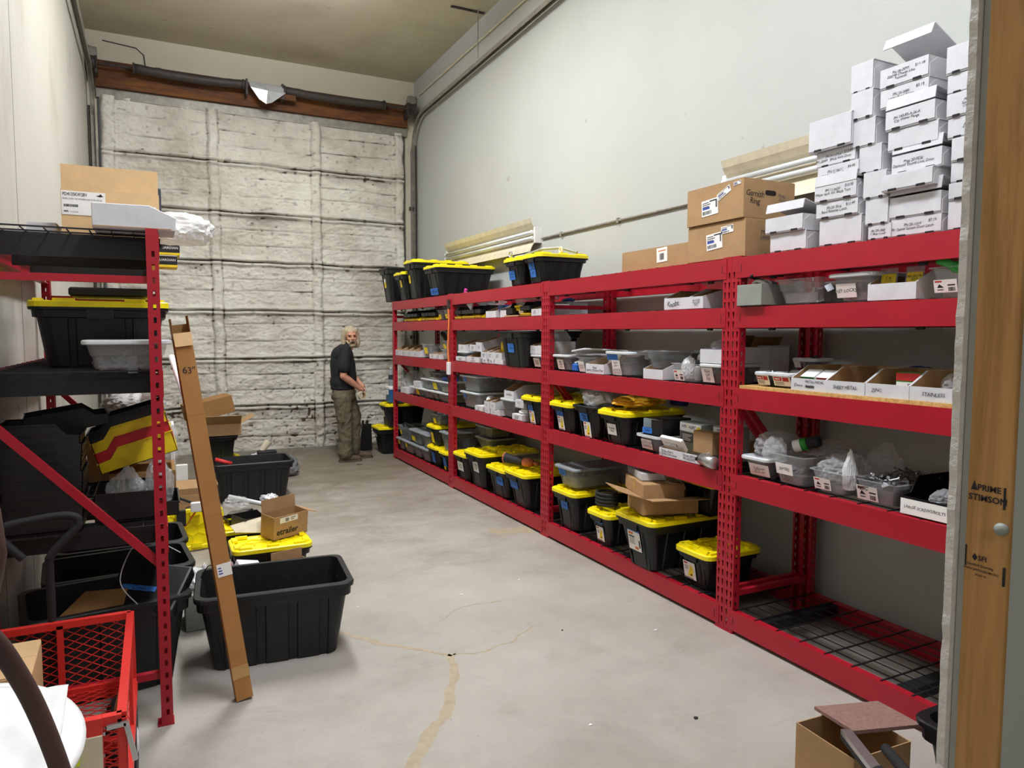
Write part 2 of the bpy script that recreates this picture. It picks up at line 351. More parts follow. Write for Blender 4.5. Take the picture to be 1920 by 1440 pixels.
def lid_mesh(W, D, key):
    k = (round(W, 3), round(D, 3))
    b = MB(); r = 0.05
    def ring(o, z): return lift(rr(D-2*o, W-2*o, max(0.01, r-o), 4), z)
    b.loft([ring(0.004, 0), ring(0, 0.004), ring(0, 0.026), ring(0.006, 0.03), ring(0.028, 0.03), ring(0.034, 0.022)], 0, True, True)
    # lugs around the edge
    nl = max(3, int(D/0.16))
    for s in (-1, 1):
        for i in range(nl):
            x = -D/2+D*(i+0.5)/nl; b.box(x-0.035, x+0.035, s*(W/2-0.034)-0.016, s*(W/2-0.034)+0.016, 0.026, 0.041)
        for i in range(2):
            y = (-0.5+(i+0.5)/2)*W; b.box(s*(D/2-0.034)-0.016, s*(D/2-0.034)+0.016, y-0.04, y+0.04, 0.026, 0.041)
    # honeycomb ribs of the sunken top
    h = 0.045; ny = int((W-0.11)/(h*1.5)); nx = int((D-0.11)/(h*1.74))
    for i in range(nx+1):
        for j in range(ny+1):
            cx = (i-nx/2)*h*1.74+(h*0.87 if j % 2 else -0.0)-h*0.43; cy = (j-ny/2)*h*1.5
            if abs(cx) > D/2-0.06 or abs(cy) > W/2-0.06: continue
            for q in range(3):
                a = math.radians(30+60*q); a2 = math.radians(90+60*q)
                p = (cx+h*math.cos(a), cy+h*math.sin(a), 0.0245); p2 = (cx+h*math.cos(a2), cy+h*math.sin(a2), 0.0245)
                if max(abs(p[0]), abs(p2[0])) > D/2-0.045 or max(abs(p[1]), abs(p2[1])) > W/2-0.045: continue
                b.bar(p, p2, 0.006, 0.006)
    return b
def tote(label, x, y, z, W, D, H, lid=True, rz=0.0, tags=(), group=None, name='storage_tote', rot=None, cat='storage tote', grooves=True, inside='tote'):
    """heavy black tote: x,y,z = middle of its front edge (short side, looking along -x) on what carries it"""
    t = thing(name, label, cat, (x, y, z), rz, group, rot)
    HB = H-0.03 if lid else H
    tp = 0.035+0.02*(H > 0.3); b = MB(); cx = D/2
    gl = [(D*f, 0.035) for f in (-0.3, -0.1, 0.1, 0.3)]; gs = [(W*f, 0.022) for f in ((-0.2, 0.2) if W > 0.3 else (-0.15, 0.15))]
    if not grooves: gl = gs = []
    ov = 0.022
    def R(o, z_, g): return [(px+cx, py, z_) for px, py in outline(W-2*o, D-2*o, 0.05, (gl, gs), 0.009*g)]
    hb = HB
    rings = [R(ov+tp+0.006, 0, 0.6), R(ov+tp, 0.008, 1), R(ov+tp*0.2, hb*0.80, 1), R(ov+tp*0.2, hb*0.805, 0), R(ov-0.008, hb*0.82, 0), R(ov-0.010, hb*0.93, 0), R(0.002, hb*0.94, 0), R(0, hb*0.985, 0), R(0.004, hb, 0)]
    rings += [R(ov+0.006, hb, 0), R(ov+0.012, hb*0.9, 0), R(ov+tp*0.25+0.004, hb*0.8, 0), R(ov+tp+0.004, 0.012, 0.5)]
    b.loft(rings, 0, True, True)
    for s in (0, 1):                       # grip blocks under the rim at both ends
        xx = 0.004 if s == 0 else D-0.004
        b.box(min(xx, xx+(0.02 if s == 0 else -0.02)), max(xx, xx+(0.02 if s == 0 else -0.02)), -0.05, 0.05, hb*0.80, hb*0.94)
    body = fixn(b.build('body', 'tote', t))
    if lid:
        l = lid_mesh(W, D, 0).build('lid', lid if isinstance(lid, str) else 'lid', t, (cx, 0, hb-0.008))
        l['label'] = ('yellow' if lid is True or lid == 'lid' else 'grey') + ' snap-on lid with raised lugs'
    ang = math.atan2(tp*0.8, hb*0.8)
    for g in tags:
        kind, yy, zz, w_, h_ = g[:5]; tx = g[5] if len(g) > 5 else None; ts = g[6] if len(g) > 6 else 0.022
        xf = ov+tp*(1-0.8*min(1, zz/(hb*0.8)))-0.0045
        mt = T3(xf, yy, zz) @ Matrix.Rotation(-ang, 4, 'Y') @ FRONT
        if kind == 'tape': card(t, 'tape_label', mt, w_, h_, 'bluetape', tx, ts, label='blue masking tape with marker writing')
        elif kind == 'yellow': card(t, 'product_sticker', mt, w_, h_, 'paper', None, extra=yellow_sticker, label='white and yellow product sticker')
        elif kind == 'ylabel': card(t, 'sticker', mt, w_, h_, 'stickyellow', tx, ts, label='yellow sticker')
        elif kind == 'paper': card(t, 'paper_label', mt, w_, h_, 'paper', tx, ts, label='white paper label')
        elif kind == 'big': card(t, 'product_sticker', mt, w_, h_, 'paper', None, extra=big_sticker, label='large white product sticker')
    return t
def big_sticker(b, w_, h_, th):
    b.box(-0.42*w_, -0.05*w_, 0.32*h_, 0.44*h_, th, th+.0004, 7); b.box(-0.42*w_, 0.05*w_, 0.18*h_, 0.25*h_, th, th+.0004, 1)
    for i in range(5): b.box(-0.42*w_, (0.0+0.03*(i % 3))*w_, (0.1-0.07*i)*h_, (0.125-0.07*i)*h_, th, th+.0004, 4)
    b.box(0.0*w_, 0.3*w_, -0.42*h_, -0.28*h_, th, th+.0004, 7); barcode(b, 0.36*w_, 0.46*w_, -0.3*h_, 0.1*h_, th)
def clearbin(label, x, y, z, W, D, H, lid=None, rz=0.0, tags=(), group=None, mat='clear', name='clear_plastic_bin', cat='plastic bin', rot=None, content=None):
    t = thing(name, label, cat, (x, y, z), rz, group, rot); b = MB(); cx = D/2
    HB = H-0.012 if lid else H; tp = 0.02+0.06*H
    def R(o, z_): return [(px+cx, py, z_) for px, py in rr(D-2*o, W-2*o, 0.03, 4)]
    ov = 0.012
    b.loft([R(ov+tp+.008, 0), R(ov+tp, 0.006), R(ov+tp*0.55, HB*0.52), R(ov+tp*0.55-0.005, HB*0.54), R(ov, HB*0.95), R(0.001, HB*0.955), R(0, HB-0.002), R(0.003, HB), R(ov+0.003, HB-0.004)], 0, True, False)
    b.build('body', mat, t, smooth=False)
    if lid:
        l = MB()
        l.loft([R(-0.003, HB-0.006), R(-0.005, HB-0.002), R(-0.005, HB+0.008), R(0.0, HB+0.012), R(0.018, HB+0.012), R(0.024, HB+0.006)], 0, True, True)
        o = l.build('lid', lid, t); o['label'] = 'grey translucent snap-on lid'
    if content:
        cm, fr = content; c = MB(); r = random.Random(int(y*1000)+int(z*77)); hz = HB*fr
        for i in range(26):
            s = r.uniform(0.012, 0.035); px = r.uniform(ov+tp+.02, D-ov-tp-.02); py = r.uniform(-W/2+ov+tp+.02, W/2-ov-tp-.02); pz = r.uniform(0.02, max(0.03, hz))
            c.box(-s, s, -s*0.6, s*0.6, -s*0.5, s*0.5, 0, T3(px, py, pz) @ Euler((r.uniform(0, 3), r.uniform(0, 3), r.uniform(0, 3))).to_matrix().to_4x4())
        c.box(ov+tp+.01, D-ov-tp-.01, -W/2+ov+tp+.01, W/2-ov-tp-.01, 0.01, max(0.02, hz*0.7))
        o = c.build('loose_parts', cm, t); o['kind'] = 'stuff'
    ang = math.atan2(tp, HB)
    for g in tags:
        kind, yy, zz, w_, h_ = g[:5]; tx = g[5] if len(g) > 5 else None; ts = g[6] if len(g) > 6 else 0.02
        xf = ov+tp*(1-zz/HB)-0.005
        mt = T3(xf, yy, zz) @ Matrix.Rotation(-ang, 4, 'Y') @ FRONT
        if kind == 'paper': card(t, 'paper_label', mt, w_, h_, 'paper', tx, ts, label='white paper label')
        elif kind == 'ylabel': card(t, 'sticker', mt, w_, h_, 'stickyellow', tx, ts, label='yellow sticker')
        elif kind == 'shoe': card(t, 'product_sticker', mt, w_, h_, 'paper', tx, ts, extra=shoe_sticker, label='white product sticker')
        elif kind == 'tape': card(t, 'tape_label', mt, w_, h_, 'bluetape', tx, ts, label='blue tape label')
        elif kind == 'red': card(t, 'product_sticker', mt, w_, h_, 'paper', None, extra=red_sticker, label='red and white product sticker')
    return t
def red_sticker(b, w_, h_, th):
    b.box(-0.45*w_, 0.0, 0.05*h_, 0.42*h_, th, th+.0004, 3); b.box(0.05*w_, 0.4*w_, 0.0, 0.42*h_, th, th+.0004, 3)
    for i in range(3): b.box(-0.42*w_, 0.1*w_, (-0.12-0.12*i)*h_, (-0.07-0.12*i)*h_, th, th+.0004, 4)
    b.box(-0.4*w_, -0.1*w_, 0.17*h_, 0.3*h_, th+.0004, th+.0008, 5)
def mailer(label, x, y, z, W, D, H, lines=None, ts=0.02, rz=0.0, group=None, ajar=0.0, name='white_mailer_box', slots=True, price=None):
    """white folding mailer: tray, hinged lid whose front flap tucks over the front; ajar lifts the lid (radians)"""
    t = thing(name, label, 'box', (x, y, z), rz, group); b = MB(); c = min(0.035, H*0.4)
    b.box(0, D, -W/2, W/2, 0, H*0.985)
    for s in (-1, 1):      # side flap fold: proud panel with a cut corner
        yy = s*(W/2); yo = yy+s*0.0025
        P = [(0.004, 0.0), (D-0.004, 0.0), (D-0.004, H*0.55), (D*0.45, H*0.62), (c*1.6, H*0.97), (0.004, H*0.97-c)]
        b.loft([[(px, yy-s*0.002, pz) for px, pz in P], [(px, yo, pz) for px, pz in P]], 0)
    b.box(-0.003, 0.001, -W/2, W/2, 0.006, H*0.99)
    if slots:
        for s in (-1, 1): b.box(-0.0036, -0.001, s*W*0.28-W*0.085, s*W*0.28+W*0.085, -0.0002, 0.009, 1)
    fixn(b.build('tray', ['whiteboard', 'slot'], t))
    l = MB(); l.box(-0.003-D+D, 0.0, 0, 0, 0, 0) if 0 else None
    l.box(-D, 0.004, -W/2-0.002, W/2+0.002, 0, 0.0035)
    if ajar: l.box(-D-0.002, -D+0.002, -W/2, W/2, -H*0.55, 0.003)
    lo = l.build('lid', 'whiteboard', t, (D, 0, H), (0, ajar, 0))
    if lines: text(lines, ts, t, T3(-0.0034, W*0.06, H*0.52) @ FRONT, 'ink')
    if price: text(price, ts, t, T3(-0.0034, -W*0.33, H*0.70) @ FRONT, 'ink')
    return t
def shelfbox(label, x, y, z, W, D, H, HF=None, lines=None, ts=0.022, rz=0.0, group=None, name='white_parts_box', inner='kraft', slope=0.12, tx=0.0, price=None):
    """open-topped corrugated bin: low front wall, sides that rise to the full height"""
    t = thing(name, label, 'box', (x, y, z), rz, group); b = MB(); th = 0.004; HF = HF or H*0.6; W2 = W/2
    sl = min(slope, D*0.5)
    def wall(P, y0, y1, mi_o, mi_i, yin):
        b.loft([[(px, y0, pz) for px, pz in P], [(px, y1, pz) for px, pz in P]], 0, True, True)
        b.add([(px, yin, pz) for px, pz in P], [tuple(range(len(P)))], 1)
    S = [(0, 0), (D, 0), (D, H), (sl, H), (0, HF)]
    wall(S, -W2, -W2+th, 0, 1, -W2+th+0.0004); wall(S, W2-th, W2, 0, 1, W2-th-0.0004)
    b.box(0, th, -W2+th, W2-th, 0, HF); b.quad((th+.0004, -W2+th, 0), (th+.0004, W2-th, 0), (th+.0004, W2-th, HF), (th+.0004, -W2+th, HF), 1)
    b.box(D-th, D, -W2+th, W2-th, 0, H); b.quad((D-th-.0004, -W2+th, 0), (D-th-.0004, W2-th, 0), (D-th-.0004, W2-th, H), (D-th-.0004, -W2+th, H), 1)
    b.box(th, D-th, -W2+th, W2-th, 0, th, 1)
    b.build('tray', ['whiteboard', inner], t)
    if lines: text(lines, ts, t, T3(-0.001, tx, HF*0.5) @ FRONT, 'ink')
    if price: text(price, ts*0.8, t, T3(-0.001, -W*0.3, HF*0.25) @ FRONT, 'ink')
    return t
def carton(label, x, y, z, W, D, H, rz=0.0, mat='kraft', group=None, name='cardboard_box', tape=True, rot=None, stickers=(), texts=(), bevel=0.003):
    t = thing(name, label, 'box', (x, y, z), rz, group, rot); b = MB()
    b.box(0, D, -W/2, W/2, 0, H-0.004); b.box(0.001, D-0.001, -W/2+.001, -0.002, H-0.004, H); b.box(0.001, D-0.001, 0.002, W/2-.001, H-0.004, H)
    b.build('shell', mat, t, bevel=bevel)
    if tape:
        k = MB(); k.box(-0.001, D+0.001, -0.024, 0.024, H-0.001, H+0.0006); k.box(-0.0012, 0.0, -0.024, 0.024, H-0.06, H+0.0006); k.box(D, D+0.0012, -0.024, 0.024, H-0.06, H+0.0006)
        o = k.build('tape_strip', 'tape', t)
    for (face, u, v, w_, h_, ex, ang) in stickers:
        base = (T3(-0.001, u, v) @ FRONT) if face == 'f' else (T3(u, -W/2-0.001, v) @ SIDE) if face == 's' else (T3(u, v, H+0.001) @ TOP)
        card(t, 'sticker', base @ Matrix.Rotation(ang, 4, 'Z'), w_, h_, 'paper', None, extra=ex, label='white printed sticker')
    for (face, s, u, v, ts, mt, hand, bold) in texts:
        base = (T3(-0.0006, u, v) @ FRONT) if face == 'f' else (T3(u, -W/2-0.0006, v) @ SIDE) if face == 's' else (T3(u, v, H+0.001) @ TOP)
        text(s, ts, t, base, mt, hand, bold=bold)
    return t
def shipping(b, w_, h_, th):
    for i in range(3): b.box(-0.44*w_, (-0.05+0.1*(i % 2))*w_, (0.3-0.12*i)*h_, (0.36-0.12*i)*h_, th, th+.0004, 4)
    b.box(-0.44*w_, 0.0, -0.08*h_, 0.06*h_, th, th+.0004, 6); barcode(b, -0.44*w_, 0.15*w_, -0.4*h_, -0.18*h_, th)
    barcode(b, 0.36*w_, 0.46*w_, -0.1*h_, 0.4*h_, th, n=6); b.box(0.0, 0.4*w_, 0.34*h_, 0.42*h_, th, th+.0004, 1)
def open_carton(label, x, y, z, W, D, H, rz=0.0, flaps=(0.5, 0.5, 0.5, 0.5), fl=0.5, mat='kraft', name='open_cardboard_box', rot=None, texts=(), group=None, stickers=()):
    """carton with its four top flaps folded out; flaps = outward lean in radians for front, back, -y, +y (None = missing)"""
    t = thing(name, label, 'box', (x, y, z), rz, group, rot); b = MB(); th = 0.004
    b.box(0, D, -W/2, W/2, 0, th); b.box(0, th, -W/2, W/2, 0, H); b.box(D-th, D, -W/2, W/2, 0, H); b.box(th, D-th, -W/2, -W/2+th, 0, H); b.box(th, D-th, W/2-th, W/2, 0, H)
    b.build('shell', mat, t)
    L = fl*min(W, D)
    for i, a in enumerate(flaps):
        if a is None: continue
        f = MB(); wd = W if i < 2 else D
        f.box(-th/2, th/2, -wd/2+0.003, wd/2-0.003, 0, L)
        loc, rz_ = [((th/2, 0, H), 0), ((D-th/2, 0, H), math.pi), ((D/2, -W/2+th/2, H), math.pi/2), ((D/2, W/2-th/2, H), -math.pi/2)][i]
        o = f.build('flap', mat, t, loc); o.rotation_euler = (Matrix.Rotation(rz_, 3, 'Z') @ Matrix.Rotation(-a, 3, 'Y')).to_euler()
    for (face, u, v, w_, h_, ex, ang) in stickers:
        base = (T3(-0.001, u, v) @ FRONT) if face == 'f' else (T3(u, -W/2-0.001, v) @ SIDE)
        card(t, 'sticker', base @ Matrix.Rotation(ang, 4, 'Z'), w_, h_, 'paper', None, extra=ex, label='white printed sticker')
    for (face, s, u, v, ts, mt, hand, bold) in texts:
        base = (T3(-0.0006, u, v) @ FRONT) if face == 'f' else (T3(u, -W/2-0.0006, v) @ SIDE)
        text(s, ts, t, base, mt, hand, bold=bold)
    return t
ICO = {}
def blobv(sub):
    if sub not in ICO:
        bm = bmesh.new(); bmesh.ops.create_icosphere(bm, subdivisions=sub, radius=1); ICO[sub] = ([v.co.copy() for v in bm.verts], [tuple(v.index for v in f.verts) for f in bm.faces]); bm.free()
    return ICO[sub]
def bag(label, x, y, z, sx, sy, sz, mat='film', seed=1, rough=0.35, peak=0.0, name='plastic_bag', cat='plastic bag', group=None, rz=0.0, flat=0.0, parent=None):
    """crumpled film: creased lump resting on z; peak draws the top up into a twist"""
    vs_, fs_ = blobv(4); out = []
    for c in vs_:
        d = 1+rough*0.55*noise.noise(c*1.6+Vector((seed*3.1, 0, 0)))+rough*0.7*abs(noise.noise(c*4.2+Vector((0, seed*2.3, 0))))-rough*0.25*abs(noise.noise(c*9+Vector((seed, 0, seed))))
        p = c*d; zz = p.z
        if peak and zz > 0.2: k = 1-peak*min(1, (zz-0.2)/0.9); p.x *= k; p.y *= k; zz *= 1+peak*0.5
        zz = max(zz, -0.72+0.05*noise.noise(c*5))
        out.append((p.x*sx/2, p.y*sy/2, (zz+0.72)*sz/1.75))
    ex = [(max(q[i] for q in out), min(q[i] for q in out)) for i in range(3)]
    out = [((q[0]-(ex[0][0]+ex[0][1])/2)*sx/(ex[0][0]-ex[0][1]), (q[1]-(ex[1][0]+ex[1][1])/2)*sy/(ex[1][0]-ex[1][1]), (q[2]-ex[2][1])*sz/(ex[2][0]-ex[2][1])+.001) for q in out]
    b = MB().add(out, fs_)
    o = b.build(name, mat, parent, (x, y, z), (0, 0, rz), smooth=(mat in ('silverbag',)))
    return tag(o, label, cat, group) if parent is None else o
# ---------------------------------------------------------------- the room
XL, XW, YB, ZC = -0.6235, 3.375, 9.885, 5.1025
def slab(name, x0, x1, y0, y1, z0, z1, mat): return struct(MB().box(x0, x1, y0, y1, z0, z1).build(name, mat))
fl = slab('floor', XL-0.1, XW+0.1, -3.1, YB+0.25, -0.12, 0, 'floor')
slab('ceiling', XL-0.1, XW+0.1, -3.1, YB+0.25, ZC, ZC+0.1, 'ceil')
slab('wall_right', XW, XW+0.1, -3.1, YB+0.25, 0, ZC, 'wall')
wl = slab('wall_left', XL-0.1, XL, -3.1, YB+0.25, 0, ZC, 'walldirty')
slab('wall_front', XL, XW, -3.1, -3.0, 0, ZC, 'wall')
b = MB().box(XL, XW, YB, YB+0.15, 4.40, ZC).box(XL, -0.53, YB, YB+0.15, 0, 4.40).box(3.24, XW, YB, YB+0.15, 0, 4.40)
struct(b.build('wall_back', 'wallback'))
b = MB().box(1.372, XW, 0.728, 0.822, 0, ZC).box(XL, 1.372, 0.728, 0.822, 2.55, ZC)
struct(b.build('wall_partition', 'wall'))
# cut edge of the plasterboard and the lumber jamb of the opening the picture is taken through
b = MB(); n = 90; rg = []
for i in range(n+1):
    z = 2.55*i/n; q = 1.357+0.0035*noise.noise(Vector((0, 3, z*22)))+0.003*noise.noise(Vector((7, 3, z*70)))
    rg.append([(q, 0.8235, z), (q-0.001, 0.838+0.0015*noise.noise(Vector((1, 1, z*40))), z), (1.5, 0.838, z), (1.5, 0.8235, z)])
b.loft(rg); struct(fixn(b.build('trim_1', 'gypsum')))
jamb = MB().box(1.362, 1.400, 0.7285, 0.806, 0, 2.55).build('lumber_post', 'lumber', bevel=0.003, seg=2)
tag(jamb, 'bare lumber stud post with mill stamps at the right edge of the view', 'post')
stp = [('PRIME', 0.766, 1.2985, 0.016), ('STIMSON', 0.768, 1.279, 0.0165), ('SFI', 0.772, 1.166, 0.0135), ('Certified Sourcing', 0.776, 1.152, 0.0065), ('WWW.SFIPROGRAM.ORG', 0.774, 1.143, 0.0055), ('SFI-00114', 0.774, 1.134, 0.005)]
for s, y_, z_, sz in stp:
    o = text(s, sz, jamb, T3(1.3612, y_, z_) @ FRONT, 'ink', False, 'mill_stamp', bold=0.02)
k = MB(); Tm = T3(1.3612, 0.793, 1.301) @ FRONT
k.add([(-0.006, -0.008, 0), (0.006, -0.008, 0), (0, 0.010, 0)], [(0, 1, 2)], 0, Tm); k.box(0.052, 0.056, -0.035, 0.005, 0, 0.0003, 0, Tm)
Tm = T3(1.3612, 0.786, 1.166) @ FRONT
k.add([(0, -0.007, 0), (0.005, 0, 0), (0, 0.008, 0), (-0.005, 0, 0)], [(0, 1, 2, 3)], 0, Tm); k.box(0.05, 0.055, -0.04, -0.005, 0, 0.0003, 0, Tm); k.box(-0.018, -0.015, -0.02, 0.02, 0, 0.0003, 0, Tm)
k.build('stamp_mark', 'ink', jamb)
tag(MB().lathe([(0.004, 0), (0.010, 0.003), (0.012, 0.012), (0.008, 0.02)], 14).build('wall_knob', 'metalgrey', None, (1.362, 0.737, 1.232), (0, -math.pi/2, 0), True), 'small grey rounded knob on the lumber post', 'knob')
# crack filler lines and tan stains of the slab (parts of the floor)
def ribbon(name, pts, w_, mat, parent, z=0.0006, seed=1):
    b = MB(); P = [Vector((x, y, 0)) for x, y in pts]; L = []; R_ = []; q = []
    for i in range(len(P)-1):
        for k in range(8): q.append(P[i].lerp(P[i+1], k/8))
    q.append(P[-1])
    for i, p in enumerate(q):
        d = (q[min(i+1, len(q)-1)]-q[max(i-1, 0)]).normalized(); s = Vector((-d.y, d.x, 0))
        ww = w_[0]+(w_[1]-w_[0])*i/(len(q)-1); ww *= 0.75+0.6*noise.noise(Vector((i*0.55, seed, 0)))
        ww = max(ww, 0.004); off = s*0.02*noise.noise(Vector((i*0.3, seed*2, 1)))
        L.append(tuple(p+off+s*ww/2+Vector((0, 0, z)))); R_.append(tuple(p+off-s*ww/2+Vector((0, 0, z))))
    vs_ = L+R_; m = len(L); b.add(vs_, [(i+m, i+1+m, i+1, i) for i in range(m-1)]); return b.build(name, mat, parent)
ribbon('crack_filler', [(1.27, 3.20), (1.19, 2.98), (1.06, 2.72), (0.90, 2.55), (0.75, 2.33), (0.62, 2.1)], (0.05, 0.085), 'patch', fl, seed=3)
ribbon('crack_filler', [(1.26, 3.18), (1.10, 3.36), (0.98, 3.47), (0.84, 3.70)], (0.022, 0.05), 'patch', fl, seed=5)
ribbon('crack_filler', [(1.27, 3.19), (1.42, 3.15), (1.62, 3.21), (1.80, 3.33)], (0.02, 0.012), 'patch', fl, seed=8)
ribbon('crack_filler', [(1.35, 3.6), (1.55, 3.75), (1.8, 3.72)], (0.01, 0.02), 'patch', fl, seed=11)
ribbon('crack_filler', [(2.35, 5.10), (2.50, 5.05), (2.68, 5.0)], (0.16, 0.24), 'patch', fl, seed=14)
ribbon('crack_filler', [(1.5, 1.42), (1.75, 1.55), (1.95, 1.55)], (0.05, 0.11), 'patch', fl, seed=17)
# left wall: panel seams
for yy in (3.78, 4.55):
    MB().box(XL-0.0005, XL+0.0008, yy, yy+0.006, 0, ZC).build('panel_seam', 'oldiron', wl)
# ---------------------------------------------------------------- overhead door, foam sprayed
def vn(nx, nz, cx, cz, seed):
    r = np.random.RandomState(seed); g = r.rand(cz+2, cx+2)
    u = np.linspace(0, cx, nx); v = np.linspace(0, cz, nz); i = np.clip(u.astype(int), 0, cx); j = np.clip(v.astype(int), 0, cz)
    fu = u-i; fv = v-j; fu = fu*fu*(3-2*fu); fv = fv*fv*(3-2*fv)
    a = g[np.ix_(j, i)]*(1-fu)+g[np.ix_(j, i+1)]*fu; c = g[np.ix_(j+1, i)]*(1-fu)+g[np.ix_(j+1, i+1)]*fu
    return a*(1-fv)[:, None]+c*fv[:, None]
NX, NZ = 330, 390; DX0, DX1, DZ0, DZ1 = -0.50, 3.19, 0.035, 4.36
gx = np.linspace(DX0, DX1, NX); gz = np.linspace(DZ0, DZ1, NZ); X, Z = np.meshgrid(gx, gz)
wob = (vn(NX, NZ, 9, 26, 3)-0.5); wob2 = (vn(NX, NZ, 14, 9, 4)-0.5)
h = 0.026*(vn(NX, NZ, 12, 16, 1)-0.5)+0.018*(vn(NX, NZ, 36, 100, 2)-0.5)+0.014*(vn(NX, NZ, 110, 240, 5)-0.5)
grime = 0.30*(vn(NX, NZ, 8, 10, 6)-0.45)
inst = np.zeros_like(h)
for sx, hw in ((-0.43, 0.065), (0.735, 0.055), (1.985, 0.055), (3.135, 0.055)):
    d = np.abs(X-sx-0.03*wob+0.01*(Z-2.2)*(sx == 0.735)); s = 1/(1+np.exp((d-hw)/0.008)); inst = np.maximum(inst, s)
    grime += 0.42*np.exp(-((d-hw-0.010)/0.010)**2)*(0.1+1.1*vn(NX, NZ, 6, 40, 9))
ridge = np.zeros_like(h)
for k in range(7):
    z0 = 0.0+0.622*k
    if k == 0: continue
    dz = Z-z0-0.02*wob2
    ridge += np.exp(-((dz-0.030)/0.020)**2)+np.exp(-((dz+0.030)/0.020)**2)-1.2*np.exp(-(dz/0.009)**2)
    grime += (0.55+0.25*(k >= 4))*np.exp(-(dz/0.010)**2)*(0.25+1.1*vn(NX, NZ, 14, 4, 30+k))+0.45*np.exp(-((dz+0.052)/0.010)**2)*vn(NX, NZ, 22, 4, 80+k)+0.35*np.exp(-((dz-0.052)/0.010)**2)*vn(NX, NZ, 22, 4, 90+k)+0.34*np.exp(-((dz+0.075)/0.06)**2)*(vn(NX, NZ, 12, 20, 50+k))
groove = np.zeros_like(h)
r = random.Random(4)
for k in range(7):
    for f in (0.36, 0.68):
        for c in range(3):
            x0, x1 = ((-0.36, 0.67), (0.80, 1.92), (2.05, 3.07))[c]
            z0 = 0.622*(k+f+r.uniform(-0.05, 0.05)); sl = r.uniform(-0.012, 0.012)
            dz = Z-z0-sl*(X-x0)-0.022*wob2; m = (X > x0) & (X < x1)
            g = np.exp(-(dz/0.008)**2)*m; groove += g; grime += 0.55*g*(0.1+1.1*vn(NX, NZ, 18, 6, 70+k*7+c))
h += 0.055*inst+0.036*ridge*(1-0.35*inst)-0.016*groove
lump = np.exp(-(((X-1.36)/0.55)**2+((Z-3.10-0.02*(X-1.3)**2)/0.022)**2)); h += 0.035*lump
# worn, chipped lower part and the old lock hardware by the right stile
low = np.clip((1.3-Z)/1.3, 0, 1); chips = np.clip((vn(NX, NZ, 110, 170, 12)-0.72)*6, 0, 1)*low*(0.4+vn(NX, NZ, 12, 14, 21)); h -= 0.010*chips; grime += 0.60*chips+0.10*low*vn(NX, NZ, 6, 12, 22)
cr_ = np.clip((vn(NX, NZ, 60, 130, 23)-0.80)*7, 0, 1); h -= 0.006*cr_; grime += 0.35*cr_
lock = np.exp(-(((X-2.35)/0.22)**2+((Z-0.98)/0.16)**2)); grime += 0.7*lock*vn(NX, NZ, 40, 40, 15); h += 0.02*lock*(vn(NX, NZ, 30, 30, 16)-0.4)
V = np.stack([X, 9.845-h, Z], -1).reshape(-1, 3)
idx = np.arange(NX*NZ).reshape(NZ, NX)
F = np.stack([idx[:-1, :-1], idx[:-1, 1:], idx[1:, 1:], idx[1:, :-1]], -1).reshape(-1, 4)
me = bpy.data.meshes.new('door_1'); me.from_pydata(V.tolist(), [], F.tolist())
at_ = me.attributes.new('grime', 'FLOAT', 'POINT'); at_.data.foreach_set('value', np.clip(grime, 0, 1.4).astype(np.float32).ravel())
me.polygons.foreach_set('use_smooth', [True]*len(me.polygons)); me.materials.append(M['foam']); me.update()
door = bpy.data.objects.new('door_1', me); COL.objects.link(door); struct(door)
bk = MB().box(DX0, DX1, 9.878, 9.885, DZ0-0.03, DZ1).box(DX0, DX1, 9.79, 9.86, 0.0, 0.04).build('door_core', 'oldzinc', door)
k = MB()
for z_ in (0.9, 1.05): k.bar((2.30, 9.77, z_), (2.30, 9.80, z_), 0.05, 0.05)
k.bar((2.1, 9.775, 0.97), (2.55, 9.775, 1.0), 0.03, 0.02); k.box(2.40, 2.47, 9.76, 9.8, 0.86, 1.10)
k.build('door_latch', 'oldzinc', door)
# rusty header beam, strip above the door, spring shaft
hb = MB().box(-0.53, 3.24, 9.77, 9.885, 4.44, 4.74).build('trim_2', 'rust'); struct(hb)
struct(MB().box(-0.53, 3.24, 9.83, 9.885, 4.33, 4.44).build('trim_3', 'oldzinc'))
sh = thing('torsion_spring_shaft', 'rusty spring shaft with sagging fabric covered springs above the overhead door', 'door spring', (1.35, 9.62, 4.62))
MB().tube([(-1.95, 0, 0.03), (1.95, 0, 0.03)], 0.013).build('shaft', 'oldiron', sh)
def cover(x0, x1, sag, seed):
    pts = []; rs = []
    for i in range(25):
        u = i/24; pts.append((x0+(x1-x0)*u, 0.0, 0.03-sag*math.sin(math.pi*u)+0.008*noise.noise(Vector((i*0.5, seed, 0))))); rs.append(0.052+0.006*noise.noise(Vector((i*0.9, seed, 3))))
    MB().tube(pts, rs, 12).build('spring_cover', 'oldiron', sh, smooth=True)
cover(-1.47, -0.27, 0.02, 1); cover(0.22, 1.52, 0.02, 2)
for x in (-1.47, -0.27, 0.22, 1.52): MB().lathe([(0.03, -0.02), (0.062, -0.02), (0.062, 0.0), (0.03, 0.02)], 14).build('winding_cone', 'oldiron', sh, (x, 0, 0.03), (0, math.pi/2, 0))
for x in (-1.90, 1.90): MB().lathe([(0.02, -0.05), (0.085, -0.05), (0.075, -0.035), (0.07, 0.03), (0.085, 0.045), (0.02, 0.05)], 18).build('cable_drum', 'oldiron', sh, (x, 0, 0.03), (0, math.pi/2, 0))
for x in (-0.24, 0.19, -1.86, 1.84): MB().box(x-0.012, x+0.012, -0.03, 0.14, -0.09, 0.10).build('bracket', 'oldiron', sh)
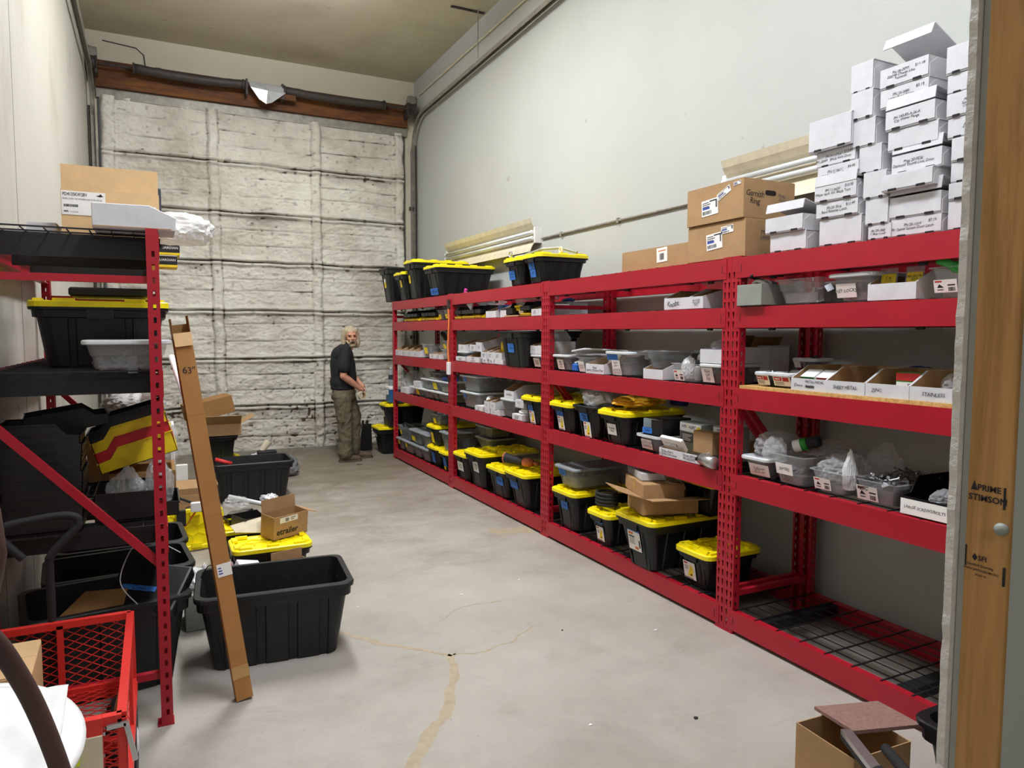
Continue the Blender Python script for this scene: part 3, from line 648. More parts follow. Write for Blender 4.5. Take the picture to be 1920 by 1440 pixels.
k = MB(); P = [(-0.22, -0.02, 0.08), (0.2, -0.02, 0.07), (0.22, -0.05, -0.02), (0.05, -0.06, -0.16), (-0.02, -0.075, -0.19), (-0.10, -0.06, -0.14), (-0.2, -0.05, 0.0)]
k.add(P+[(0.0, -0.085, -0.03)], [(7, i, (i+1) % 7) for i in range(7)]); k.build('plastic_flap', 'silverbag', sh)
MB().box(-0.05, 0.35, -0.02, 0.0, -0.09, -0.02).build('plate', 'rust', sh)
for s, x in (('left', -0.565), ('right', 3.30)):
    t = thing('door_track', 'grey steel door track curving up beside the %s wall' % s, 'door track', (x, 9.72, 0))
    pts = [(0, 0, 0.0), (0, 0, 4.10)]+[(0, -0.42+0.42*math.cos(a), 4.10+0.42*math.sin(a)) for a in (math.radians(q) for q in range(10, 91, 10))]+[(0, -6.6, 4.60)]
    k = MB()
    for i in range(len(pts)-1):
        for dx, wv in ((-0.022, 0.006), (0.022, 0.006)):
            k.bar((dx, pts[i][1], pts[i][2]), (dx, pts[i+1][1], pts[i+1][2]), wv, 0.05, 0, (1, 0, 0)) if 0 else k.loft([[(dx-wv/2, pts[j][1], pts[j][2]), (dx+wv/2, pts[j][1], pts[j][2]), (dx+wv/2, pts[j][1]+0.045*(1 if j < 2 else 0), pts[j][2]+(0.045 if j > 9 else 0.03 if j > 1 else 0)), (dx-wv/2, pts[j][1]+0.045*(1 if j < 2 else 0), pts[j][2]+(0.045 if j > 9 else 0.03 if j > 1 else 0))] for j in (i, i+1)])
    k.build('rail', 'oldzinc', t); k = MB()
    for i in range(len(pts)-1): k.loft([[(-0.022, pts[j][1]+0.045*(1 if j < 2 else 0), pts[j][2]+(0.045 if j > 9 else 0.03 if j > 1 else 0)), (0.022, pts[j][1]+0.045*(1 if j < 2 else 0), pts[j][2]+(0.045 if j > 9 else 0.03 if j > 1 else 0))] for j in (i, i+1)], closed=False, cap0=False, cap1=False)
    k.build('web', 'oldzinc', t)
    MB().box(-0.05 if s == 'left' else 0.03, -0.03 if s == 'left' else 0.05, 0.02, 0.12, 0, 4.2).build('angle_iron', 'oldiron', t)
    for z_ in (0.6, 1.5, 2.4, 3.3): MB().box(-0.045, 0.045, 0.02, 0.06, z_, z_+0.05).build('bracket', 'oldiron', t)
    for i, (pz, ph) in enumerate(((4.72, 0.36),)):
        k = MB(); vs_, fs_ = blobv(3); k.add([((max(-.06, min(.06, c.x*0.085))+0.012*noise.noise(c*3)), max(-.04, min(.04, c.y*0.06))-0.02, max(-.10, min(.10, c.z*.14))+0.03*noise.noise(c*4)) for c in vs_], fs_); k.build('plastic_wrap', 'oldzinc', t, (0.0, 0.08, pz+0.05))
# perforated hanger strap on the ceiling
t = thing('hanger_strap', 'dark perforated angle strap and thin rod hung from the ceiling at right', 'hanger', (3.16, 7.42, ZC))
k = MB().box(-0.2, 0.19, -0.018, 0.018, -0.012, -0.002)
for i in range(10): k.box(-0.18+0.037*i, -0.165+0.037*i, -0.021, -0.018, -0.011, -0.003, 1)
k.build('strap', ['oldiron', 'slot'], t); MB().tube([(0.09, -0.06, -0.003), (0.09, -0.055, -0.52)], 0.006).build('rod', 'oldzinc', t)
# ceiling wire on the back wall
tag(MB().tube([(-0.45, 9.878, 5.0), (-0.1, 9.876, 4.97), (-0.02, 9.876, 4.9), (0.0, 9.876, 4.70)], 0.006, 6).build('dangling_cable', 'oldiron'), 'thin dark cable pinned to the back wall above the spring', 'cable')
# wall lights (unlit tube strips) and conduit on the right wall
def striplight(label, y0, y1, z):
    t = thing('strip_light', label, 'wall light', (XW, (y0+y1)/2, z)); L = (y1-y0)/2
    MB().box(-0.055, -0.001, -L, L, -0.055, 0.055).build('housing', 'beige', t)
    for nm, s in (('upper_reflector', 1), ('lower_reflector', -1)):
        pr = [(-0.056, s*0.05), (-0.075, s*0.075), (-0.10, s*0.115), (-0.115, s*0.16), (-0.112, s*0.16), (-0.096, s*0.118), (-0.071, s*0.08), (-0.052, s*0.055)]
        o = MB().loft([[(px, -L, pz) for px, pz in pr], [(px, L, pz) for px, pz in pr]]).build(nm, 'beige', t); fixn(o)
    for s in (-1, 1): MB().tube([(-0.09, -L+0.03, s*0.028), (-0.09, L-0.03, s*0.028)], 0.017, 10).build('fluorescent_tube', 'palelid', t, smooth=True)
    for s in (-1, 1):
        k = MB().box(-0.075, 0, s*(L+0.01)-0.016, s*(L+0.01)+0.016, -0.075, 0.075)
        for q in (-1, 1): k.lathe([(0.016, 0), (0.02, 0.012), (0.016, 0.05)], 10, 0, T3(-0.09, s*(L+0.005), q*0.028) @ Matrix.Rotation(s*math.pi/2, 4, 'X'))
        k.build('end_socket', 'white', t)
striplight('unlit two tube wall light over the far end of the red racks', 6.15, 8.45, 2.53)
striplight('unlit two tube wall light behind the stacked white boxes', 2.0, 3.56, 2.52)
t = thing('electrical_conduit', 'thin grey conduit running along the right wall between the two wall lights', 'conduit', (XW-0.012, 4.83, 2.49))
MB().tube([(0, -1.22, -0.005), (0, 1.27, 0.005)], 0.011).build('pipe', 'oldzinc', t)
for y_ in (-0.9, 0.0, 0.9): MB().box(-0.013, 0.012, y_-0.012, y_+0.012, -0.02, 0.02).build('strap', 'oldzinc', t)
t = thing('electrical_conduit', 'long pale conduit running above the door track on the right wall', 'conduit', (XW-0.014, 6.4, 4.86))
MB().tube([(0, -4.0, 0), (0, 3.2, 0)], 0.012).build('pipe', 'beige', t)
# ---------------------------------------------------------------- racks
def panel(b, O, U, V, w_, h_, cols, pitch, shape, N, z0=0.03):
    """sheet with real punched holes; cols = list of (centre, cell width)"""
    O, U, V = Vector(O), Vector(U), Vector(V); P = lambda u, v: tuple(O+U*u+V*v)
    e = 0; segs = []
    for c, cw in cols: segs.append((e, c-cw/2)); e = c+cw/2
    segs.append((e, w_))
    for a, c in segs: b.quad(P(a, 0), P(c, 0), P(c, h_), P(a, h_))
    n = int((h_-2*z0)/pitch)
    for c, cw in cols:
        b.quad(P(c-cw/2, 0), P(c+cw/2, 0), P(c+cw/2, z0), P(c-cw/2, z0)); top = z0+n*pitch
        b.quad(P(c-cw/2, top), P(c+cw/2, top), P(c+cw/2, h_), P(c-cw/2, h_))
        sgn = -1 if c < w_/2 else 1
        for i in range(n):
            v0, v1 = z0+i*pitch, z0+(i+1)*pitch
            if shape == 'drop': H = [(c+sgn*(-0.0005)-0.003*1, v0+pitch*0.14), (c+sgn*(-0.0005)+0.0015, v0+pitch*0.14), (c+0.0068, v0+pitch*0.80), (c-0.0068, v0+pitch*0.80)]
            else: H = [(c-0.0055, v0+pitch*0.28), (c+0.0055, v0+pitch*0.28), (c+0.0055, v0+pitch*0.72), (c-0.0055, v0+pitch*0.72)]
            Oq = [(c-cw/2, v0), (c+cw/2, v0), (c+cw/2, v1), (c-cw/2, v1)]
            for k in range(4):
                j = (k+1) % 4; b.quad(P(*Oq[k]), P(*Oq[j]), P(*H[j]), P(*H[k]))
UPC = {}
def upright(name, t, x, y, sg, fr, Hh=1.98):
    """fr=+1: punched face looks to the aisle side at local x; C section open to the inside"""
    if fr not in UPC:
        b = MB(); wy, dx = 0.062, 0.042
        panel(b, (0, -wy/2, 0), (0, 1, 0), (0, 0, 1), wy, Hh, [(0.016, 0.02), (0.046, 0.02)], 0.0508, 'drop', 0)
        panel(b, (0, -wy/2, 0), (fr, 0, 0), (0, 0, 1), dx, Hh, [(0.018, 0.02)], 0.0508, 'sq', 0)
        panel(b, (0, wy/2, 0), (fr, 0, 0), (0, 0, 1), dx, Hh, [(0.018, 0.02)], 0.0508, 'sq', 0)
        b.box(min(fr*dx, fr*dx*0.97), max(fr*dx, fr*dx*0.97), -wy/2, -wy/2+0.012, 0, Hh); b.box(min(fr*dx, fr*dx*0.97), max(fr*dx, fr*dx*0.97), wy/2-0.012, wy/2, 0, Hh)
        b.box(min(-fr*0.004, fr*0.055), max(-fr*0.004, fr*0.055), -wy/2-0.0005, wy/2+0.0005, 0, 0.006)
        o = b.build(name, 'red', t); s = o.modifiers.new('sheet', 'SOLIDIFY'); s.thickness = 0.002; s.offset = 0
        UPC[fr] = o.data; UPC[('m', fr)] = 1
    else:
        o = bpy.data.objects.new(name, UPC[fr]); COL.objects.link(o); o.parent = t
    o.location = (x, y, 0); return o
def rack(label, xf, y0, y1, sg, levels, boards=(), sup=0.055, D=0.61, group=None, sup_n=3):
    """sg=+1: aisle face at xf looks along -x; sg=-1: looks along +x"""
    L = y1-y0; yc = (y0+y1)/2; t = thing('pallet_rack', label, 'rack', (xf, yc, 0), 0, group)
    for yy in (-L/2+0.031, L/2-0.031):
        upright('upright', t, 0, yy, sg, sg); upright('upright', t, sg*D, yy, sg, -sg)
        a, c = sg*0.03, sg*(D-0.03)
        for z_ in (0.205, 1.785): MB().box(min(a, c), max(a, c), yy-0.014, yy+0.014, z_-0.014, z_+0.014).build('frame_brace', 'red', t)
        hi, lo = (a, c) if sg > 0 else (c, a)
        for za, zb in ((1.27, 0.66),): MB().bar((hi, yy, za), (lo, yy, zb), 0.026, 0.03).build('diagonal_brace', 'red', t)
    for z_ in levels:
        for fx, s2 in ((0.0, sg), (sg*D, -sg)):
            b = MB(); x0, x1 = fx-s2*0.004, fx-s2*0.0005; x2 = fx+s2*0.036; l = L/2
            q = lambda xa, xb, *r_: b.box(min(xa, xb), max(xa, xb), *r_)
            q(x0, x1, -l+0.036, l-0.036, z_-0.105, z_)                      # face
            q(x1, x2, -l+0.063, l-0.063, z_-0.004, z_); q(x1, x2, -l+0.063, l-0.063, z_-0.105, z_-0.101)
            for e in (-1, 1):                                               # end plates with slot and rivets
                for zr in (z_-0.035, z_-0.075): b.add([(x0-s2*0.001+0*i, e*(l-0.048)+0.003*math.cos(i*1.0472), zr+0.003*math.sin(i*1.0472)) for i in range(6)], [tuple(range(6))], 1)
                yy = e*(l-0.068); b.add([(x0-s2*0.0006, yy-0.002, z_-0.075), (x0-s2*0.0006, yy+0.002, z_-0.075), (x0-s2*0.0006, yy+0.002, z_-0.035), (x0-s2*0.0006, yy-0.002, z_-0.035)], [(0, 1, 2, 3)], 1)
            b.build('beam', ['red', 'slot'], t)
        b = MB(); zt = z_-0.002; xa, xb = sg*0.006, sg*(D-0.006)
        if z_ in boards:
            MB().box(min(sg*0.004, xb), max(sg*0.004, xb), -L/2+0.066, L/2-0.066, z_+0.0002, z_+0.0165).build('shelf_board', 'osb', t); continue
        nx, ny = 14, 9
        for i in range(nx):
            y = -L/2+0.07+(L-0.14)*i/(nx-1); b.box(min(xa, xb), max(xa, xb), y-0.003, y+0.003, zt, zt+0.006)
        for i in range(ny):
            x = sg*(0.012+(D-0.024)*i/(ny-1)); b.box(x-0.002, x+0.002, -L/2+0.066, L/2-0.066, zt-0.004, zt)
        b.build('wire_deck', 'wire', t); 
        for i in range(sup_n):
            y = (-L/2+0.22)+(L-0.44)*i/(sup_n-1)
            k = MB(); k.box(min(sg*0.037, sg*(D-0.037)), max(sg*0.037, sg*(D-0.037)), y-0.03, y-0.026, z_-0.006-sup, z_-0.006).box(min(sg*0.037, sg*(D-0.037)), max(sg*0.037, sg*(D-0.037)), y-0.026, y+0.03, z_-0.010, z_-0.006)
            k.box(min(sg*0.04, sg*0.055), max(sg*0.04, sg*0.055), y-0.028, y+0.004, z_-0.118, z_-0.09) if sg > 0 else None
            k.build('deck_support', 'blacksteel', t)
    return t
XR = 2.684; LV = (0.125, 0.85, 1.302, 1.718, 1.972)
# the sheet-thickness modifier has to follow the copied uprights too
_n0 = set(o.name for o in bpy.data.objects)
rack('red steel rack nearest the opening, with a bare wire deck at the bottom', XR, 0.853, 2.828, 1, LV, (1.302,))
rack('red steel rack with a crate-laden shelf left of the nearest rack', XR, 2.830, 4.804, 1, LV)
rack('third red steel rack from the front, full of small white boxes', XR, 4.806, 6.780, 1, LV)
rack('red steel rack at the far end beside the overhead door', XR, 6.782, 8.757, 1, LV)
rack('red and black steel rack standing along the left wall', 0.0211, 3.106, 5.08, -1, (0.805, 1.43, 1.972), sup=0.09, sup_n=4)
for o in list(bpy.data.objects):
    if o.name.startswith('upright') and not o.modifiers:
        s = o.modifiers.new('sheet', 'SOLIDIFY'); s.thickness = 0.002; s.offset = 0
# ---------------------------------------------------------------- things on the right-hand racks
Z1, Z2, Z3, Z4, Z5 = (q+0.0045 for q in LV); Z3B = LV[2]+0.017
PM = 'mailer boxes stacked on top of the nearest rack'
# -- nearest rack, top: stacks of white mailers (y centre, z, width, height, x)
mailer('lower of two short white mailers beside the brown cartons on the rack top', 2.72, 2.50, Z5, .215, .26, .088)
mailer('upper of two short white mailers beside the brown cartons, lid sprung open', 2.705, 2.515, Z5+.092, .225, .26, .075, ajar=.25)
for i, (yc, z, W, H, xx, ln, pr, lb, aj) in enumerate((
    (2.21, 0, .215, .118, 2.72, None, None, 'plain white mailer at the bottom of the leftmost tall stack', 0),
    (2.225, .122, .215, .070, 2.712, 'PN 20 2016\nBand Retainer Latch', '$13.49', 'white mailer marked with number 20 2016 in the leftmost tall stack', 0),
    (2.23, .196, .215, .078, 2.705, 'PN 11-0630\nWhite Vent  RV. Black Trim', '$10.95', 'white mailer marked 11-0630 with a sprung lid, leftmost tall stack', .12),
    (2.228, .285, .210, .065, 2.715, 'PN 11 0611\n1" White Globe Cover', '$4.49', 'white mailer marked 11 0611 in the leftmost tall stack', 0),
    (2.245, .354, .200, .066, 2.72, 'PN PF24704\nPF1-004A   Black Vent Door', '$10.89', 'white mailer with a long black inscription just under the leftmost stack top', 0),
    (2.265, .425, .220, .135, 2.70, None, None, 'large plain white mailer crowning the leftmost tall stack', 0))):
    mailer(lb, xx, yc, Z5+z, W, .30, H, ln, .017, price=pr, ajar=aj)
for i, (yc, z, H, lb, ln) in enumerate((
    (2.022, 0, .060, 'narrow white mailer marked 20-1858 at the bottom of the narrow stack', 'PN 20-1858\n1" Box Cover'), (2.036, .063, .107, 'plain narrow white mailer, second from the bottom of the narrow stack', None),
    (2.047, .173, .108, 'plain narrow white mailer, third from the bottom of the narrow stack', None), (2.072, .284, .112, 'plain narrow white mailer, fourth from the bottom of the narrow stack', None),
    (2.103, .399, .114, 'plain narrow white mailer, third from the top of the narrow stack', None), (2.116, .516, .114, 'plain narrow white mailer, second from the top of the narrow stack', None),
    (2.126, .633, .118, 'topmost narrow white mailer of the narrow stack', None))):
    if i < 3: yc -= .006
    mailer(lb, 2.72-.004*(i % 3), yc, Z5+z, .104, .28, H, ln, .014)
for i, (yc, z, W, H, xx, ln, pr, lb, aj) in enumerate((
    (1.862, 0, .21, .072, 2.725, 'PN 20-1319\nBr. Swivel Screen Door Latch', '$7.19', 'white mailer marked 20-1319 at the bottom of the wide stack', 0),
    (1.867, .076, .215, .085, 2.722, None, None, 'plain white mailer with a gaping lid, second from the bottom of the wide stack', .18),
    (1.885, .185, .215, .064, 2.690, None, None, 'blank white mailer pulled forward out of the wide stack', 0),
    (1.868, .253, .208, .075, 2.722, 'PN# 20-0556\nDiamond Thumb Lock Door', None, 'white mailer marked 20-0556 in the wide stack', .16),
    (1.888, .350, .21, .080, 2.722, None, None, 'plain white mailer in the middle of the wide stack', 0),
    (1.899, .434, .208, .078, 2.715, 'PN 160-85-A-26-A\nCity Water Flange', None, 'white mailer marked city water flange in the wide stack', .16),
    (1.932, .532, .206, .074, 2.722, 'PN 20-3085\nUtility Panel Screw', '$3.19', 'white mailer marked 20-3085, second from the top of the wide stack', 0),
    (1.934, .610, .206, .080, 2.718, 'PN 06-0097\n20AMP Charge Line\nTerminal', '$11.18', 'topmost white mailer of the wide stack, lid standing open', .42))):
    mailer(lb, xx, yc, Z5+z, W, .30, H, ln, .0155, price=pr, ajar=aj)
for i, (z, H, ln, lb) in enumerate(((0, .11, None, 'plain white mailer at the bottom of the stack half hidden by the post'), (.114, .06, 'PN 20\nGas D', 'white mailer second from the bottom of the stack half hidden by the post'), (.178, .075, 'PN 11\nwater\nDoor latch', 'white mailer third from the bottom of the stack half hidden by the post'), (.257, .085, None, 'plain white mailer in the middle of the stack half hidden by the post'),
    (.346, .075, 'Alum\nRV Gu', 'white mailer with a cream front in the stack half hidden by the post'), (.425, .085, 'PN\nSewer\nCap', 'white mailer third from the top of the stack half hidden by the post'), (.514, .07, None, 'white mailer second from the top of the stack half hidden by the post'), (.588, .10, None, 'topmost white mailer of the stack half hidden by the post'))):
    mailer(lb, 2.735-.006*(i % 2), 1.655-.006*i*(i < 4)+.004*i, Z5+z, .165, .30, H, ln, .013)
# -- second rack, top: brown cartons
carton('lower of two stacked brown cartons over the rack joint, marked 1999', 2.70, 2.978, Z5, .437, .36, .196, texts=[('s', 'MX\n1999', .13, .11, .035, 'inkgrey', True, 0)], stickers=[('f', .005, .10, .12, .085, shipping, .08), ('f', -.09, .152, .09, .038, shipping, .06)], tape=False)
carton('upper brown carton over the rack joint with a black hand hole in its side', 2.69, 2.982, Z5+.198, .430, .36, .20, texts=[('s', 'Garnish\nRing', .075, .105, .042, 'ink', True, .004), ('s', 'Robs\nHeft', .265, .115, .028, 'inkgrey', True, 0)], stickers=[('f', .03, .085, .125, .085, shipping, .06), ('f', -.075, .145, .10, .035, shipping, .42), ('f', -.17, .178, .05, .018, shipping, .1)], tape=False)
hh = [o for o in COL.objects if o.get('label') == 'upper brown carton over the rack joint with a black hand hole in its side'][0]
MB().loft([lift(rr(.075, .026, .012, 4), 0), lift(rr(.075, .026, .012, 4), .0008)], 0).build('hand_hole', 'slot', hh).matrix_local = T3(.185, -.2156, .135) @ SIDE
carton('long flat brown carton lying on the rack top left of the stacked cartons', 2.72, 3.53, Z5, .66, .30, .125, tape=False, mat='kraft', stickers=[('f', -.08, .075, .10, .085, lambda b, w_, h_, th: (barcode(b, -.2*w_, .2*w_, -.35*h_, .1*h_, th), b.box(-.35*w_, .35*w_, .25*h_, .32*h_, th, th+.0004, 7)), .04)])
# -- totes on the far top shelves
tote('black open tote hanging over the far end of the rack top', 2.59, 8.86, Z5, .43, .70, .42, False, tags=[('ylabel', .02, .21, .07, .07), ('paper', .02, .265, .07, .05)])
tote('yellow lidded tote on the far rack top, second from the end', 2.60, 8.262, Z5, .395, .66, .325, tags=[('ylabel', -.02, .19, .06, .085, '4', .04)])
tote('tallest yellow lidded tote on the far rack top', 2.59, 7.845, Z5, .40, .68, .43, tags=[('ylabel', .06, .22, .055, .09, '2', .05)])
tote('low yellow lidded tote on the rack top with blue tape at its bottom corner', 2.60, 7.165, Z5, .45, .68, .318, tags=[('tape', .02, .045, .22, .07, 'Cable End', .05)])
tote('left of the two black totes with yellow lids over the rack joint', 2.63, 5.302, Z5, .335, .46, .227, tags=[('tape', .045, .085, .105, .075, 'Hose\nConn', .03)])
tote('right of the two black totes with yellow lids over the rack joint', 2.63, 4.965, Z5, .32, .46, .227, tags=[('tape', .02, .14, .085, .065, 'RV', .035), ('tape', .015, .075, .085, .06, '6T', .035)])
tag(MB().tube([(2.70, 5.40, Z5+.235), (2.76, 5.3, Z5+.25), (2.82, 5.12, Z5+.285), (2.90, 4.96, Z5+.285), (2.98, 4.83, Z5+.24)], .012, 8).build('flat_grey_hose', 'metalgrey'), 'grey cord lying across the two yellow lidded totes at the rack joint', 'hose')
tag(MB().tube([(2.68+.0, 5.40+.022*math.cos(a), Z5+.262+.022*math.sin(a)) for a in (2*math.pi*k/16 for k in range(17))], .008, 8).build('metal_ring', 'alu'), 'shiny metal ring standing on a yellow lid at the rack joint', 'ring')
tag(MB().tube([(2.86+.0, 4.88+.02*math.cos(a), Z5+.257+.02*math.sin(a)) for a in (2*math.pi*k/16 for k in range(17))], .009, 8).build('plastic_ring', 'beige'), 'pale yellow plastic ring standing on the right lid at the rack joint', 'ring')
# -- small stacking bins
def hopper(label, x, y, z, W, D, H, mat='binblack', group=None, rz=0, rot=None, name='stacking_bin'):
    t = thing(name, label, 'bin', (x, y, z), rz, group, rot); b = MB(); th = .003; W2 = W/2; q = min(.3*D, H)
    S = [(0, 0), (D, 0), (D, H), (q, H), (q*.55, H*.55), (0, H*.5)]
    for s in (-1, 1): b.loft([[(px, s*W2, pz) for px, pz in S], [(px, s*(W2-th), pz) for px, pz in S]])
    b.box(0, D, -W2, W2, 0, th); b.box(D-th, D, -W2, W2, 0, H); b.box(0, th, -W2, W2, 0, H*.5)
    b.box(-.006, th, -W2, W2, H*.5-.006, H*.5); b.box(q, D+.006, -W2-.005, -W2+th, H-.005, H); b.box(q, D+.006, W2-th, W2+.005, H-.005, H)
    fixn(b.build('tray', mat, t)); return t
GB = 'black and yellow stacking bins on the far upper shelf'
def binrow(yc0, n, pitch, x, z, lab, g):
    for i in range(n):
        y = yc0+pitch*i
        hopper('yellow lower '+lab, x, y, z, pitch*.9, .18, .045, 'binyellow', g+' (yellow)')
        hopper('black upper '+lab, x-.004, y, z+.0455, pitch*.9, .18, .075, 'binblack', g+' (black)')
binrow(7.90, 4, .125, 2.70, Z4, 'small stacking bin in the left-hand row on the farthest upper shelf', 'left bin row')
binrow(7.305, 4, .112, 2.70, Z4, 'small stacking bin in the right-hand row on the farthest upper shelf', 'right bin row')
binrow(6.42, 2, .19, 2.70, Z4, 'small stacking bin at the left of the third rack upper shelf', 'third rack left bins')
binrow(6.12, 2, .15, 2.70, Z4, 'stacking bin under the clear bag on the third rack upper shelf', 'third rack middle bins')
binrow(5.17, 1, .19, 2.70, Z4, 'stacking bin left of the white boxes by the rack joint', 'third rack right bins')
for yc, lb in ((7.175, 'small clear bin with a yellow sticker right of the far row of stacking bins'), (6.99, 'small clear bin with a yellow sticker next to the orange cord')):
    clearbin(lb, 2.70, yc, Z4, .17, .25, .105, tags=[('ylabel', 0, .035, .06, .045, 'A1', .03)], content=('greybits', .7))
bag('crumpled clear bag behind the far row of stacking bins', 3.03, 8.05, Z4, .28, .5, .17, seed=4)
t = thing('extension_cord', 'orange cord with a white socket end hanging down the rack post', 'cord', (2.668, 6.79, 1.25))
MB().tube([(0, .0, .03), (-.004, .01, .2), (0, -.01, .45), (-.003, .0, .60)], .009, 8).build('cable', 'orange', t)
MB().box(-.016, .016, -.03, .03, -.09, .04).build('socket_end', 'white', t, bevel=.006)
MB().box(-.012, .014, -.014, .014, .58, .67).build('clip', 'oldiron', t); MB().tube([(.002, .02, -.08), (0, .03, -.14), (0, .0, -.17), (0, -.02, -.12)], .006).build('loop', 'rubber', t)
# far rack, middle shelf
for i, (yc, W) in enumerate(((8.575, .235), (8.332, .23), (8.105, .215), (7.885, .215))):
    shelfbox(('first', 'second', 'third', 'fourth')[i]+' white parts box from the far end of the middle shelf', 2.70, yc, Z3, W, .30, .125, .066, 'PN\nlatch', .02, tx=.05)
clearbin('clear bin with a round yellow sticker among the far white boxes', 2.70, 7.595, Z3, .34, .3, .155, tags=[('ylabel', .02, .08, .10, .07)], content=('greybits', .6))
for yc, W, nm in ((7.355, .18, 'left'), (7.18, .14, 'right')): shelfbox('%s of two little white boxes with black notes right of the clear bin' % nm, 2.70, yc, Z3, W, .2, .075, .05, 'AA-21\nRR-11', .018)
clearbin('lower of two stacked clear bins at the right end of the far middle shelf', 2.70, 7.02, Z3, .22, .3, .105, content=('tanbits', .7))
clearbin('upper of two stacked clear bins at the right end of the far middle shelf', 2.71, 7.015, Z3+.106, .22, .25, .09, tags=[('ylabel', .05, .03, .07, .05)])
bag('clear bag slumped over the little white boxes on the far middle shelf', 2.86, 7.27, Z3+.078, .2, .32, .10, seed=9)
tag(MB().tube([(2.95, 7.70, Z3+.27), (2.90, 7.40, Z3+.19), (2.88, 7.2, Z3+.10)], [.03, .026, .01], 6).build('folded_strap', 'darkbits'), 'dark strip leaning against the wall behind the far white boxes', 'strip')
# far rack, second shelf
bag('big crumpled clear bag at the far end of the second shelf', 2.88, 8.46, Z2, .3, .42, .27, seed=2)
mailer('small white box in front of the crumpled bag on the far second shelf', 2.69, 8.345, Z2, .22, .12, .066, slots=False)
for yc, W, lb in ((7.98, .40, 'first'), (7.59, .31, 'second'), (7.35, .145, 'third'), (7.075, .35, 'fourth')):
    clearbin('lower clear bin with pale lid on the far second shelf, %s from the left' % lb, 2.70, yc, Z2, W, .28, .10, 'palelid', tags=[('ylabel', -.08, .05, .09, .07)] if lb == 'first' else (), content=('greybits', .6))
mailer('white box standing on the first lidded bin of the far second shelf', 2.71, 7.91, Z2+.102, .22, .18, .065, slots=False)
for yc, W, lb, g in ((7.61, .32, 'first', ()), (7.35, .165, 'second', [('ylabel', .0, .05, .12, .075)]), (7.075, .33, 'third', ())):
    clearbin('upper clear bin with pale lid on the far second shelf, %s from the left' % lb, 2.705, yc, Z2+.102, W, .26, .118, 'palelid', tags=g, content=('tanbits' if lb == 'third' else 'greybits', .7))
clearbin('grey lidded bin with a yellow note at the back of the far second shelf', 2.99, 8.09, Z2, .42, .27, .258, 'palelid', mat='cleargrey', tags=[('ylabel', .02, .16, .12, .09)], content=('darkbits', .8))
tag(MB().box(2.76, 2.86, 7.0, 7.22, Z2+.221, Z2+.262).build('blue_case', 'inkblue', bevel=.004), 'small blue case lying on the upper bins of the far second shelf', 'case')
# far rack, bottom shelf
for i, (yc, W) in enumerate(((8.566, .23), (8.27, .35), (7.94, .28), (7.65, .275))):
    clearbin('grey lidded bin in the bottom row of the far lowest shelf, %s from left' % ('first', 'second', 'third', 'fourth')[i], 2.69, yc, Z1, W, .5, .147, 'greylid', mat='cleargrey', tags=[('ylabel', .03, .09, .07, .05)] if i < 2 else (), content=('greybits', .8))
clearbin('open grey bin with a black strap hanging out, far lowest shelf', 2.69, 8.41, Z1+.149, .46, .5, .16, mat='cleargrey', tags=[('ylabel', .12, .075, .05, .05)], content=('darkbits', .8))
clearbin('grey lidded bin with a cream tag in the upper row of the far lowest shelf', 2.69, 7.975, Z1+.149, .38, .5, .165, 'greylid', mat='cleargrey', tags=[('ylabel', .08, .06, .12, .06)], content=('greybits', .8))
clearbin('grey lidded bin beside the black tote in the upper row of the far lowest shelf', 2.69, 7.635, Z1+.149, .275, .5, .165, 'greylid', mat='cleargrey', content=('tanbits', .8))
tag(MB().tube([(2.72, 8.42, Z1+.30), (2.69, 8.38, Z1+.335), (2.70, 8.33, Z1+.36), (2.76, 8.26, Z1+.33), (2.9, 8.2, Z1+.33)], .009).build('black_strap', 'rubber'), 'black strap curling out of the open grey bin on the far lowest shelf', 'strap')
tag(MB().box(2.80, 2.98, 7.66, 7.86, Z1+.3165, Z1+.36).build('black_case', 'binblack', bevel=.006), 'small black case on the grey lids of the far lowest shelf', 'case')
tote('small black tote with yellow lid at the bottom of the far lowest stack', 2.685, 7.372, Z1, .335, .5, .217, tags=[('tape', .02, .09, .09, .13, '', .02)])
tote('small black tote with yellow lid standing on another at the far lowest shelf', 2.685, 7.39, Z1+.222, .345, .5, .225, tags=[('ylabel', .03, .08, .075, .12, '', .02)])
tote('small black tote with yellow lid left of the orange cord post, lowest shelf', 2.685, 7.045, Z1, .27, .5, .208, tags=[('tape', .0, .10, .085, .12, '', .02), ('ylabel', .02, .02, .05, .04)])
clearbin('grey lidded bin standing on the yellow lid left of the cord post', 2.69, 7.02, Z1+.213, .24, .4, .20, 'greylid', mat='cleargrey', content=('greybits', .8))
clearbin('little grey bin with a yellow sticker on top of the small black totes', 2.71, 7.33, Z1+.452, .22, .3, .125, 'greylid', mat='cleargrey', tags=[('ylabel', .05, .04, .08, .06)], content=('tanbits', .7))
